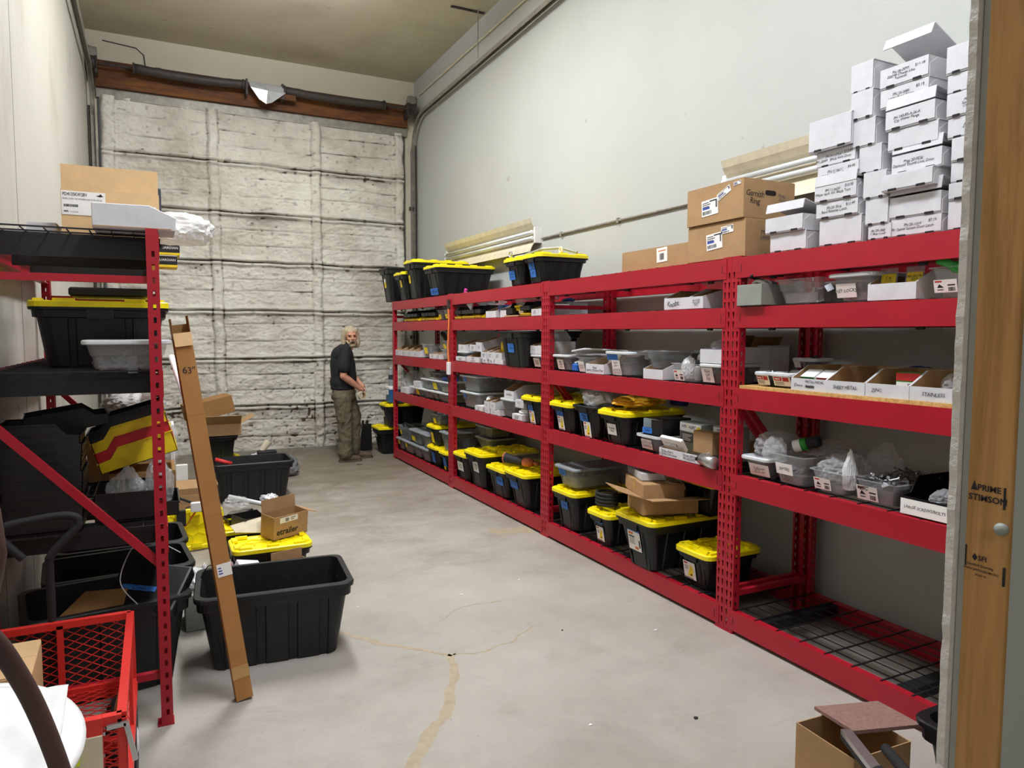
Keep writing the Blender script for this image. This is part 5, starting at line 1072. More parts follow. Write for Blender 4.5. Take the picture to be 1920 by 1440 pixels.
hopper('black stacking bin left of the lumber post behind the large screws sign', 2.72, 1.765, Z2, .215, .34, .14)
bag('small clear bag of screws in the black stacking bin', 2.78, 1.72, Z2+.04, .14, .11, .08, 'film', 39)
t = thing('cardboard_sign', 'white card lettered large screws/bolts leaning on the black bin', 'sign', (2.686, 1.76, Z2)); card(t, 'card', T3(.014, .0, .034) @ FRONT, .20, .062, 'paper', 'LARGE SCREWS/BOLTS', .0175)
open_carton('brown carton at the back of the second shelf behind the diagonal brace', 3.10, 3.03-.02, Z2+.0, .16, .16, .10, flaps=(None,)*4, mat='kraftdk')
# ---------------------------------------------------------------- stack between the far rack and the door
H90 = math.pi/2
tote('black tote with yellow lid on the floor beyond the far end of the red racks', 2.55, 9.15, 0, .40, .60, .365, tags=[('paper', .06, .255, .09, .085)])
tote('black tote with yellow lid standing on another beside the far end of the racks', 2.62, 9.03, .372, .37, .56, .30, tags=[('paper', .05, .16, .08, .09)])
t = thing('cooler', 'blue cooler with a white lid on the totes beside the far end of the racks', 'cooler', (2.69, 9.03, .686))
k = MB(); k.loft([lift(rr(.24+.02*q, .22+.02*q, .03, 4, .13, 0), z) for q, z in ((0, 0), (1, .17))]).build('body', 'coolerblue', t); MB().loft([lift(rr(.27-.02*q, .25-.02*q, .03, 4, .13, 0), z) for q, z in ((0, .17), (0, .195), (1, .21))]).build('lid', 'white', t)
MB().box(-.012, .0, -.05, .05, .10, .16).build('handle', 'white', t); MB().box(.002, .004, .06, .10, .06, .15).build('sticker', 'paper', t)
t = thing('water_bottle', 'clear plastic bottle with dark label standing on the cooler', 'bottle', (2.74, 9.02, .896))
MB().lathe([(.03, 0), (.036, .006), (.036, .06), (.033, .07), (.036, .08), (.036, .15), (.03, .19), (.014, .215), (.014, .225)], 16).build('bottle', 'glassy', t, smooth=True)
MB().lathe([(.0365, .085), (.0365, .145)], 16).build('label_band', 'slate', t); MB().lathe([(.015, .225), (.015, .24)], 12).build('cap', 'white', t)
t = thing('folding_sawhorse', 'folded black plastic sawhorse leaning by the door left of the far totes', 'sawhorse', (2.50, 9.44, 0))
MB().loft([[(-.07-.01, -.02, 0), (.09, -.02, 0), (.09, .03, 0), (-.08, .03, 0)], [(-.035, -.02, .36), (.08, -.02, .36), (.08, .03, .36), (-.035, .03, .36)]]).build('leg_panel', 'binblack', t)
for dx in (-.03, .03): MB().box(dx-.012, dx+.012, -.015, .015, .36, .41).build('prong', 'binblack', t)
# ---------------------------------------------------------------- left rack
LX = .0211; D1, D2, D3 = .8095, 1.4345, 1.9765
def lface(f, lb, x, y, z, *a, **k):            # builders turned so that their front looks along -y, towards the doorway
    k['rz'] = H90+k.pop('dr', 0); return f(lb, x, y, z, *a, **k)
t = lface(open_carton, 'large brown carton with a raised front flap and a part number label', -.145, 3.42, D3, .355, .28, .185, flaps=(.04, None, None, None), fl=.34, mat='kraftlt',
   stickers=[('f', .098, .128, .155, .095, rows(1, -.45, -.3, -.3, -.4), 0), ('f', -.09, .11, .15, .05, rows(2, -.4, .3, .2, -.3), -.03)])
tc = [o for o in COL.objects if o.parent == t and o.name.startswith('sticker')][0]
text('PD4135KW2BV', .019, tc, T3(-.03, .034, .0014), 'ink', False, bold=.012, width=.086); text('PANEL CONV. 35A W/WIRES & BUTTON. RETAIL', .009, tc, T3(-.004, .016, .0014), 'ink', False, width=.14)
k = MB(); barcode(k, -.07, -.018, -.016, -.006, .0014, 0, 22); k.build('barcode', 'ink', tc); text('DATE  11/22/2022', .007, tc, T3(-.045, -.036, .0014), 'ink', False, width=.05)
k = MB(); k.add([(.043, .034, .0015), (.06, .038, .0015), (.073, .033, .0015), (.058, .029, .0015)], [(0, 3, 2, 1)]); k.add([(.054, .038, .0015), (.062, .042, .0015), (.066, .036, .0015)], [(0, 2, 1)]); k.build('logo', 'ink', tc)
tag(MB().box(-.16, .045, 3.76, 3.79, D3, D3+.275).build('slate_panel', 'slate', bevel=.004), 'dark slate coloured panel standing behind the brown carton on the left rack', 'panel')
k = MB(); P = [(-.20, 0), (.084, 0), (.088, .052), (-.005, .094), (-.20, .092)]
t = thing('white_mailer_box', 'flattened white box with a slanting corner on top of the left rack', 'box', (0, 3.14, D3+.002)); k.loft([[(px, 0, pz) for px, pz in P], [(px, .22, pz) for px, pz in P]]); fixn(k.build('shell', 'whiteboard', t, bevel=.003))
MB().box(-.198, .07, -.0015, 0, .004, .008).build('edge_fold', 'kraft', t)
bag('white translucent bag hanging past the front of the left rack top', .12, 3.62, D3+.004, .30, .26, .145, 'whitefilm', 41)
lface(mailer, 'small white box beside the wall on top of the left rack', -.40, 3.5, D3, .10, .2, .05, slots=False)
for i, (z, W, lb) in enumerate(((0, .17, 'lower'), (.073, .20, 'upper'))):
    t = thing('black_box', '%s black box with a yellow base line on the left rack top' % lb, 'box', (.105+.015*i, 4.92, D3+z)); MB().box(-.3, .03, -.10, .10, .014, .066).build('carton', 'binblack', t); MB().box(-.3, .0305, -.1005, .1005, 0, .0138).build('yellow_band', 'stickyellow', t); MB().box(-.3, .03, -.1, .1, .0662, .07).build('white_top', 'paper', t)
    text('GUARDIAN', .02, t, T3(-.03, -.1006, .042) @ SIDE, 'white', False, bold=.01)
lface(tote, 'large black tote with yellow lid on the middle shelf of the left rack', -.205, 3.50, D2, .53, .74, .288)
lface(clearbin, 'clear bin with a white lid in front of the tote on the left rack', -.098, 3.17, D2, .305, .26, .118, 'palelid', content=('greybits', .25))
tag(MB().box(-.34, -.02, 3.75, 4.1, D2+.31, D2+.35).build('black_case', 'binblack', bevel=.008), 'flat black case on the yellow lid of the left rack tote', 'case')
# lower shelf: nested black bins, tilted coloured bins, junk
for i in range(10):
    hopper('one of the nested black stacking bins piled against the wall on the left rack', -.275+.003*(i % 3), 3.36, D1+.036*i, .27-.004*i, .27, .095, 'binblack', 'nested black bins on the left rack', rz=math.pi)
hopper('long black stacking bin lying tilted on top of the nested black bins', -.195, 3.62, D1+.385, .26, .30, .085, rot=(0, .16, math.pi+.1))
hopper('black stacking bin holding clear bags at the front of the left rack', .07, 3.46, D1, .30, .31, .115, rz=math.pi)
bag('crumpled clear bag with a yellow lump in the front black bin of the left rack', -.13, 3.45, D1+.03, .16, .22, .17, 'film', 43, peak=.3)
bag('tall clear bags leaning in the front black bin of the left rack', .0, 3.47, D1+.03, .12, .2, .20, 'film', 44, peak=.2)
carton('brown carton under the tilted coloured bins on the left rack', -.21, 3.88, D1, .30, .28, .12, tape=False, mat='kraftdk')
for i, (m_, lb) in enumerate((('binyellow', 'lower yellow'), ('binred', 'red'), ('binyellow', 'upper yellow'), ('binblack', 'black'))):
    hopper('%s bin of the tilted nest of coloured bins on the left rack' % lb, -.235-.013*i, 3.86, D1+.125+.046*i, .29-.008*i, .33, .10, m_, rot=(0, -.28, 0))
carton('brown carton at the back of the lower shelf of the left rack', -.33, 4.42, D1, .40, .34, .235, tape=False, mat='kraft')
clearbin('grey tray full of white packets behind the tilted bins', -.28, 4.42, D1+.238, .36, .33, .13, mat='cleargrey', content=('greybits', .5))
bag('heap of white packets in the grey tray on the left rack', -.12, 4.42, D1+.33, .32, .32, .11, 'paper', 46, rough=.6)
bag('clear bag of white packets at the front edge of the left rack', .02, 4.15, D1+.005, .16, .28, .36, 'film', 47)
t = thing('white_tube', 'white plastic tube sticking out of the left rack beside the long cardboard box', 'tube', (0, 0, 0)); MB().tube([(.085, 4.75, 1.44), (.185, 4.4, 1.06)], .017, 12).build('pipe', 'white', t, smooth=True)
tag(MB().box(.06, .085, 4.55, 4.75, .81, 1.05).build('display_board', 'white', bevel=.004), 'small white panel standing at the front edge of the left rack', 'panel')
# floor level: big lidless totes under the left rack
tb = [tote('nearest black lidless tote under the left rack, holding the cable case', -.55, 3.56, 0, .47, .645, .42, False, rz=.16),
      tote('second black lidless tote under the left rack', -.53, 4.08, 0, .46, .67, .41, False, rz=.10),
      tote('third black lidless tote under the left rack', -.53, 4.58, 0, .46, .66, .41, False, rz=.06)]
t = thing('cable_case', 'black plastic case with a blue cable tape lying tilted in the nearest tote', 'case', (-.055, 3.545, .43), rot=(.62, .10, -.45))
MB().box(-.155, .155, -.12, .12, -.04, .03).build('shell', 'tote', t, bevel=.012, seg=2); MB().box(-.03, .03, .122, .14, -.02, .01).build('latch', 'rubber', t)
card(t, 'tape_label', T3(-.03, -.02, .031), .15, .026, 'bluetape', 'Cable', .026, label='blue tape strip lettered cable')
for i, pts in enumerate(([(-.1, 3.36, .43), (-.16, 3.34, .55), (-.10, 3.5, .66), (-.02, 3.7, .60), (.08, 3.75, .52)], [(.16, 3.6, .43), (.20, 3.58, .49), (.24, 3.55, .44), (.22, 3.5, .30)])):
    tag(MB().tube(spline(pts), .0024, 6).build('thin_cable', 'palelid' if i == 0 else 'rubber'), ('thin pale cable looping out of the nearest tote', 'thin black cable drooping over the rim of the nearest tote')[i], 'cable')
tag(MB().loft([[(-.40, 3.36, .40), (-.16, 3.38, .40), (-.16, 3.40, .405), (-.40, 3.38, .405)], [(-.30, 3.5, .465), (-.14, 3.5, .455), (-.14, 3.505, .46), (-.30, 3.505, .47)]]).build('cardboard_flap', 'kraftdk'), 'brown cardboard flap inside the nearest black tote', 'cardboard')
tag(MB().box(.10, .21, 4.05, 4.30, 0, .20).build('grey_carton', 'metalgrey', bevel=.004), 'grey carton on the floor between the left rack totes and the middle totes', 'box')
bag('white bag on the floor behind the nearest tote', .155, 4.18, .203, .12, .2, .10, 'whitefilm', 49)
# ---------------------------------------------------------------- wagon
t = thing('utility_wagon', 'red steel mesh wagon with a black pull handle at the lower left', 'wagon', (-.355, 2.52, 0))
X0, X1, Y0, Y1, ZB, ZT = -.245, .245, -.39, .39, .30, .55
def meshpanel(b, p0, u, v, w_, h_, pitch=.052, r=.0013):
    p0, u, v = Vector(p0), Vector(u), Vector(v)
    for s in (1, -1):
        n0 = -int(h_*1.8/pitch)-1; n1 = int((w_)/pitch)+1+int(h_*1.8/pitch)
        for i in range(n0, n1+1):
            c = i*pitch*1.0; pts = []
            # line: a = c + s*q*1.25 ; b = q
            q0, q1 = 0.0, h_
            for q in (q0, q1): pts.append([c+s*q*1.75, q])
            (a0, b0), (a1, b1) = pts
            if a0 == a1: continue
            def clip(a0, b0, a1, b1):
                t0, t1 = 0, 1; d = a1-a0
                for lim, sg in ((0, 1), (w_, -1)):
                    if d*sg > 0: t0 = max(t0, (lim-a0)/d)
                    else: t1 = min(t1, (lim-a0)/d)
                return None if t1-t0 < .02 else (a0+d*t0, b0+(b1-b0)*t0, a0+d*t1, b0+(b1-b0)*t1)
            k = clip(a0, b0, a1, b1)
            if k: b.bar(p0+u*k[0]+v*k[1], p0+u*k[2]+v*k[3], r*2, r*2, 0, u.cross(v))
def side(nm, p0, u, w_):
    p0, u = Vector(p0), Vector(u); V = Vector((0, 0, 1)); h_ = ZT-ZB; b = MB(); s = .012
    for q in (0, h_): b.bar(p0+V*q, p0+u*w_+V*q, s*2, s*2)
    for q in (0, w_*.55, w_): b.bar(p0+u*q, p0+u*q+V*h_, s*2, s*1.6, 0, u)
    o = b.build(nm, 'wagonred', t); m_ = MB(); meshpanel(m_, p0+V*.004, u, V, w_, h_); m_.build('mesh_sheet', 'wagonred', o)
side('far_panel', (X0, Y1, ZB), (1, 0, 0), X1-X0); side('side_panel', (X1, Y0, ZB), (0, 1, 0), Y1-Y0); side('side_panel', (X0, Y0, ZB), (0, 1, 0), Y1-Y0); side('near_panel', (X0, Y0, ZB), (1, 0, 0), X1-X0)
o = MB().bar((X0, Y0, ZB-.02), (X0, Y1, ZB-.02), .03, .03).bar((X1, Y0, ZB-.02), (X1, Y1, ZB-.02), .03, .03).bar((X0, Y0, ZB-.02), (X1, Y0, ZB-.02), .03, .03).bar((X0, Y1, ZB-.02), (X1, Y1, ZB-.02), .03, .03).bar((X0, 0, ZB-.02), (X1, 0, ZB-.02), .03, .03).build('bed', 'wagonred', t)
m_ = MB(); meshpanel(m_, (X0, Y0, ZB-.004), Vector((1, 0, 0)), Vector((0, 1, 0)), X1-X0, Y1-Y0, .06); m_.build('mesh_sheet', 'wagonred', o)
for sx in (-1, 1):
    for sy in (-1, 1):
        w_ = MB().lathe([(.09, -.045), (.135, -.045), (.148, -.02), (.148, .02), (.135, .045), (.09, .045)], 22)
        for q in range(26):
            a = 2*math.pi*q/26; 
            for dz, da in ((-.022, 0), (.022, .5)):
                a2 = a+da*2*math.pi/26; w_.box(-.008, .008, -.018, .018, -.004, .006, 0, Matrix.Rotation(a2, 4, 'Z') @ T3(.149, 0, dz) @ Matrix.Rotation(math.pi/2, 4, 'Y'))
        wo = w_.build('wheel', 'rubber', t, (sx*.213, sy*.23, .152), (0, math.pi/2, 0)); MB().lathe([(.03, -.05), (.088, -.03), (.088, .03), (.03, .05)], 18).build('hub', 'white', wo)
for sy in (-.23, .23): MB().tube([(-.2, sy, .152), (.2, sy, .152)], .012).build('axle', 'oldiron', t); MB().box(-.05, .05, sy-.02, sy+.02, .152, .28).build('axle_block', 'wagonred', t)
k = MB(); hp = [(-.0+.085, .395, .80), (.0-.005, .40, .905), (-.02, .40, .93), (-.01, .40, .955), (.06, .40, .975), (.115, .40, .985), (.145, .40, .975), (.15, .40, .955), (.14, .40, .935), (.075, .40, .84), (.062, .40, .80), (.058, .41, .55), (.05, .42, .20)]
hp = [(-.075, .40, .800), (-.10, .40, .83), (-.135, .40, .875), (-.138, .40, .90), (-.12, .40, .92), (-.05, .40, .932), (.04, .40, .94), (.085, .40, .93), (.092, .40, .91), (.085, .40, .89), (.02, .40, .82), (.002, .40, .79), (-.0, .405, .76), (-.0, .415, .42), (-.0, .42, .17)]
q = k.tube(spline(hp, 5), .0140, 10); k.build('pull_handle', 'rubber', t, smooth=True)
k = MB().bar((.21, -.405, .535), (.255, -.405, .537), .012, .012).bar((.255, -.405, .54), (.275, -.405, .43), .012, .012); k.build('latch_pin', 'alu', t)
MB().box(.165, .20, -.42, -.395, .38, .57).build('hinge_plate', 'wagonred', t)
t2 = thing('grey_board', 'plain grey board hung on the near end of the red wagon', 'board', (-.24, 2.10, .14)); MB().box(-.10, .085, -.006, .0, 0, .385).build('board', 'beige', t2); MB().tube([(.03, -.012, .34), (.032, -.014, .40), (.028, .01, .41)], .005, 6).box(.022, .034, -.02, -.008, .325, .345).build('zip_tie', plain('zip_tie_yellow', '#d8ee22', .4), t2)
carton('brown cardboard carton standing in the red wagon', -.555, 2.56, .304, .27, .20, .285, rz=.03, mat='kraftlt', tape=False)
tag(MB().add([(-.16, 2.62, .33), (-.13, 2.60, .36), (-.12, 2.64, .42), (-.14, 2.66, .40), (-.15, 2.67, .36)], [(0, 1, 2, 3), (0, 3, 4), (4, 3, 2), (0, 4, 2, 1)]).build('dry_leaf', 'kraft'), 'dry brown leaf caught in the side of the red wagon', 'leaf')
t = thing('white_drum', 'white drum with a round padded lid under a draped white plastic sheet', 'drum', (-.385, 1.905, 0))
MB().lathe([(.15, 0), (.17, .02), (.185, .56), (.19, .57)], 32).build('body', 'white', t, smooth=True)
o = MB().lathe([(.0, -.012), (.205, -.012), (.212, -.004), (.212, .006), (.20, .012), (.0, .014)], 48, cap0=False, cap1=False).build('lid', 'white', t, (.0, .0, .645), (.30, .12, 0), True)
k = MB(); G = 30; vs_ = []
for i in range(G+1):
    for j in range(G+1):
        a, b_ = i/G*2-1, j/G*2-1; x, y = a*.20-.035, b_*.25-.10; rr_ = math.hypot(x, y); z = .672+.30*y-.12*x - max(0, -y-.12)*2.2 - max(0, -x-.15)*1.0
        z += .02*noise.noise(Vector((a*2.2, b_*2.2, 3)))+.014*abs(noise.noise(Vector((a*3, b_*7, 8)))); vs_.append((x, y, max(z, .25)))
k.add(vs_, [(i*(G+1)+j, (i+1)*(G+1)+j, (i+1)*(G+1)+j+1, i*(G+1)+j+1) for i in range(G) for j in range(G)])
o = k.build('plastic_sheet', 'white', t, smooth=True); s = o.modifiers.new('s', 'SOLIDIFY'); s.thickness = .002
# hose hung beside the opening
t = thing('air_hose', 'brown rubber hose coiled at the left edge with its tail hanging down', 'hose', (-.385, .98, 1.33))
pts = []
for i in range(90): a = 2*math.pi*i/30+.2; rr_ = .20+.012*math.sin(i*.7); pts.append((rr_*math.cos(a), .012*math.sin(i*.31)+.016*(i//30), rr_*math.sin(a)*1.05))
MB().tube(pts, .0135, 10).build('coil', 'hose', t, smooth=True)
MB().tube(spline([(.02, .05, -.02), (.11, .08, -.07), (.177, .10, -.12), (.213, .12, -.20), (.242, .13, -.30), (.262, .14, -.41), (.275, .15, -.55), (.275, .17, -.8), (.255, .2, -1.30)], 6), .0125, 12).build('tail', 'hose', t, smooth=True)
slab('wall_jamb', XL, -.47, .728, .822, 0, 2.55, 'wall'); 
# ---------------------------------------------------------------- long cardboard box leaning on the left rack
t = thing('long_cardboard_box', 'tall narrow cardboard box marked 63 inches leaning on the left rack', 'box', (.305, 3.20, 0), rot=(0, 0, 0))
a = Vector((.30, 3.195, .004)); e = Vector((.088, 3.225, 1.635)); dz_ = (e-a).normalized(); dx_ = Vector((1, .12, 0)); dx_ = (dx_-dz_*dx_.dot(dz_)).normalized(); dy_ = dz_.cross(dx_)
t.matrix_world = Matrix(((dx_.x, dy_.x, dz_.x, a.x), (dx_.y, dy_.y, dz_.y, a.y), (dx_.z, dy_.z, dz_.z, a.z), (0, 0, 0, 1)))
L = (e-a).length; b = MB(); wv = .034
b.box(-wv, wv, -.024, .024, .004, L-.09)
for z_ in (L*.18, L*.5, L*.76): b.box(-wv-.0006, wv+.0006, -.0246, .0246, z_, z_+.0025)
b.build('shell', 'kraftmid', t); b = MB()
b.box(-wv, -wv+.003, -.024, .024, L-.09, L+.005); b.box(wv-.003, wv, -.024, .024, L-.09, L+.012); b.box(-wv+.003, wv-.003, .021, .024, L-.09, L-.02); b.build('open_end', 'kraftdk', t)
o = MB().box(-wv, wv, -.001, .001, -.055, 0).build('torn_flap', 'kraftlt', t, (0, -.026, L-.055), (-.12, 0, 0))
SF = Matrix(((1, 0, 0, 0), (0, 0, -1, 0), (0, 1, 0, 0), (0, 0, 0, 1)))
text('63"', .042, t, T3(0, -.0248, L-.21) @ SF, 'ink', True)
card(t, 'sticker', T3(.006, -.0247, L*.355) @ SF, .058, .055, 'paper', None, extra=rows(3, -.42, -.1, .3, -.35, mi=6), label='white printed sticker')
MB().box(-wv-.001, wv+.001, -.0252, -.024, .10, .155).build('tape_strip', 'tape', t)
# ---------------------------------------------------------------- totes and junk on the open floor
tote('large black lidless tote standing in the aisle nearest the camera',   .135, 3.68, 0, .485, .725, .375, False, rz=-.08)
for i, (x, y, s) in enumerate(((.34, 3.57, .05), (.70, 3.75, .04))): tag(MB().box(-s, s, -s*.7, s*.7, 0, .02).build('paper_scrap', 'paper', None, (x, y, .014), (0, .1, .5+i)), ('left', 'right')[i]+' white paper scrap on the bottom of the nearest aisle tote', 'paper')
open_carton('low brown carton of wrapped parts behind the nearest aisle tote', .19, 4.26, 0, .30, .34, .215, flaps=(None,)*4)
bag('clear bag with red print among the wrapped parts', .30, 4.22, .16, .13, .2, .17, 'film', 51); bag('milky bag on the left of the wrapped parts carton', .21, 4.26, .12, .06, .2, .17, 'whitefilm', 52)
t = thing('white_carton', 'small white box in clear wrap among the wrapped parts', 'box', (.41, 4.20, .20), rot=(.3, .25, .3)); MB().box(-.06, .07, -.05, .05, 0, .09).build('carton', 'white', t, bevel=.003)
tag(MB().tube([(.33, 4.13, .25), (.345, 4.14, .29), (.33, 4.17, .32)], .006).build('red_wire', 'inkred'), 'short red wire curl among the wrapped parts', 'wire')
open_carton('brown carton with a printed label standing behind the aisle tote rim', .60, 4.20, 0, .22, .20, .235, flaps=(None, None, None, .0), fl=.28, rz=.3, stickers=[('s', .10, .205, .14, .045, shipping, 0)], mat='kraft')
tote('small black tote with honeycomb yellow lid on the floor under the lettered box', .37, 4.58, 0, .32, .47, .30)
t = open_carton('brown open carton lettered with a shop name on the yellow lid', .735, 4.62, .292, .26, .13, .145, rot=(0, -.10, H90+.50), flaps=(None, .15, 1.9, None), fl=.62, mat='kraft',
   stickers=[('f', .02, .120, .135, .034, lambda b, w_, h_, th: (barcode(b, -.2*w_, .0*w_, -.35*h_, .3*h_, th), rows(2, .1, .4)(b, w_, h_, th)), .03)], texts=[('f', 'etrailer', .028, .045, .055, 'ink', False, .028), ('f', '.com', -.094, .052, .014, 'inkgrey', False, .01)])
tote('black tote with yellow lid behind the lettered carton', .33, 5.10, 0, .34, .50, .29)
hopper('black bin with a dark open front among the parts on the floor', .70, 5.04, .286, .20, .26, .085, rz=math.pi+.35)
hopper('flat black tray beneath the white tube on the floor pile', .40, 5.19, .286, .16, .2, .05, rz=.2)
tag(MB().tube([(.43, 5.28, .44), (.72, 5.05, .385)], .016, 12).build('white_tube', 'palelid', None, None, None, True), 'pale plastic tube lying across the pile on the floor', 'tube')
bag('clear bag over the trays on the floor pile', .47, 5.2, .34, .2, .16, .12, 'film', 54); bag('bundle of white and blue fittings on the floor pile', .69, 5.20, .37, .14, .12, .09, 'silverbag', 55, rough=.7)
tag(MB().loft([[(.42, 4.76, .32), (.62, 4.72, .305), (.62, 4.73, .30), (.42, 4.77, .31)], [(.40, 4.88, .33), (.66, 4.80, .40), (.66, 4.81, .405), (.40, 4.89, .335)]]).build('beige_sheet', 'beige'), 'beige sheet folded over the yellow lidded tote', 'sheet')
t = thing('tote_lid', 'yellow honeycomb lid standing upright against the left rack', 'lid', (.22, 5.62, .155), rot=(H90-.12, 0, .18)); lid_mesh(.30, .40, 0).build('panel', 'lid', t)
t = thing('tool_bundle', 'black brush and silver pump hung over the standing yellow lid', 'tools', (.23, 5.50, .40)); MB().tube([(-.12, 0, .02), (.02, 0, -.05), (.12, 0, -.13)], .009).build('bar', 'rubber', t); MB().box(-.04, .05, -.03, .0, -.09, -.02).build('valve', 'white', t, bevel=.006); MB().box(-.13, -.07, .0, .05, -.19, -.08).build('brush', 'rubber', t); MB().loft([[(-.02, -.01, -.10), (.0, -.01, -.09), (0, .0, -.09), (-.02, 0, -.10)], [(-.08, -.01, -.2), (-.075, -.01, -.19), (-.075, 0, -.19), (-.08, 0, -.2)]]).build('strap', 'inkred', t)
t = lface(open_carton, 'brown carton with a ring mark standing on the floor by the far left rack end', .22, 5.98, 0, .27, .25, .33, flaps=(None, .8, .7, None), fl=.35, mat='kraft', texts=[('f', 'BRAN', -.02, .12, .05, 'ink', False, .02), ('f', 'RV PARTS', .05, .27, .016, 'inkgrey', False, 0)])
k = MB(); Tm = T3(-.0008, .02, .205) @ FRONT
for r0, r1 in ((.032, .038), (.018, .024)): k.add([(q_*math.cos(2*math.pi*i/20), q_*math.sin(2*math.pi*i/20), 0) for q_ in (r0, r1) for i in range(20)], [(i, (i+1) % 20, 20+(i+1) % 20, 20+i) for i in range(20)], 0, Tm)
k.add([(.008*math.cos(2*math.pi*i/12), .008*math.sin(2*math.pi*i/12), 0) for i in range(12)], [tuple(range(12))], 0, Tm); k.build('ring_mark', 'ink', t)
tag(MB().box(.12, .21, 6.4, 6.43, 0, .50).build('display_board', 'white', bevel=.004), 'tall white panel standing behind the carton with the ring mark', 'panel')
tote('black lidless tote with a red handled tool standing in the aisle by the door', .425, 7.18, 0, .49, .735, .375, False)
t = thing('red_handled_tool', 'tool with a red grip leaning on the rim of the far aisle tote', 'tool', (0, 0, 0)); MB().tube([(.46, 7.0, .425), (.60, 6.985, .375)], .019, 10).build('grip', 'inkred', t, smooth=True); MB().tube([(.60, 6.985, .375), (.86, 7.1, .20)], .010, 8).build('shaft', 'rubber', t)
tote('black tote under the cartons behind the far aisle tote', .33, 7.72, 0, .36, .42, .33, True)
tote('small black lidless tote carrying brown cartons behind the far aisle tote', .36, 7.72, .335, .33, .36, .215, False)
carton('brown carton tipped over at the top of the pile by the door', .26, 7.72, .70, .30, .44, .17, rot=(0, -.22, .12), tape=False, mat='kraftdk')
open_carton('lower brown open carton with spread flaps in the pile by the door', .37, 7.74, .555, .30, .38, .12, flaps=(None, 1.1, .9, None), fl=.5, mat='kraft')
for i, (x, y, sx, sy, sz, m_, lb) in enumerate(((.78, 8.05, .3, .3, .27, 'film', 'left clear bag behind the far aisle tote'), (1.02, 8.1, .34, .3, .30, 'whitefilm', 'white bag in the heap behind the far aisle tote'), (1.25, 8.15, .32, .3, .25, 'greybits', 'grey green bag at the right of the heap behind the far aisle tote'))):
    bag(lb, x, y, .0, sx, sy, sz, m_, 60+i)
tag(MB().tube([(1.0, 8.1, .30), (1.08, 8.12, .40)], [.03, .045], 12).build('pipe_fitting', 'beige'), 'beige pipe fitting on top of the heap of bags by the door', 'pipe')
tag(MB().box(.95, 1.15, 8.0, 8.1, .265, .31).build('black_bar', 'rubber', bevel=.01), 'black bar lying on the heap of bags by the door', 'bar')
tag(MB().tube([(.68, 7.72, .57), (.70, 7.75, .61), (.73, 7.75, .62), (.745, 7.72, .59), (.72, 7.70, .565), (.68, 7.72, .57)], .02, 8).build('wire_bundle', 'stickyellow', None, None, None, True), 'yellow and grey coil beside the cartons by the door', 'coil')
r = random.Random(11)
SP = [(2.16, 8.45, .05, 'shoe', 'dark brown scrap on the floor near the man'), (1.62, 3.92, .011, 'paper', 'white chip on the floor left of the second rack'), (2.05, 4.0, .010, 'paper', 'white chip near the second rack beam'), (1.53, 2.35, .009, 'paper', 'small white chip in the foreground of the floor'), (2.35, 2.98, .012, 'white', 'white chip at the foot of the rack joint'), (1.0, 4.0, .008, 'paper', 'small white chip right of the nearest aisle tote'), (1.9, 3.2, .007, 'rubber', 'black speck on the open floor'), (1.95, 2.2, .014, 'rubber', 'black sliver on the floor in front of the nearest rack')]
for x, y, s, m_, lb in SP:
    k = MB(); n_ = 6; P = [(s*r.uniform(.6, 1.2)*math.cos(6.283*i/n_), s*r.uniform(.4, .9)*math.sin(6.283*i/n_)) for i in range(n_)]; k.loft([lift(P, .0008), lift(P, .004)]); tag(k.build('floor_scrap', m_, None, (x, y, 0)), lb, 'scrap')
# ---------------------------------------------------------------- lower right corner
tote('black lidless tote beside the lumber post in the lower right corner', 2.13, 1.20, 0, .42, .50, .365, False)
open_carton('brown carton with white inner side in front of the corner tote', 1.95, 1.58, 0, .24, .26, .235, rz=-.05, flaps=(None,)*4, mat='kraft')
tag(MB().box(-.13, .14, -.10, .10, 0, .012).build('carpet_sample', 'carpet', None, (2.18, 1.60, .243), (-.10, .05, -.22)), 'brown carpet square lying on the carton in the lower right corner', 'carpet')
t = thing('aluminium_rail', 'silver rail with black foam sleeve poking in at the lower right', 'rail', (0, 0, 0)); a, e = Vector((1.985, 1.525, .285)), Vector((1.86, 1.305, .292))
MB().bar(a, e, .034, .016).build('rail', 'alu', t); MB().bar(a+Vector((0, 0, -.017)), e+Vector((0, 0, -.017)), .036, .014).build('backing', 'rubber', t); d = (e-a).normalized()
MB().tube([e-d*.02, e+d*.22], .024, 14).build('foam_sleeve', 'rubber', t, smooth=True); MB().tube([a+Vector((.06, -.10, -.02)), a+Vector((.06, -.10, -.02))+d*.3], .017, 12).build('foam_rod', 'rubber', t, smooth=True)
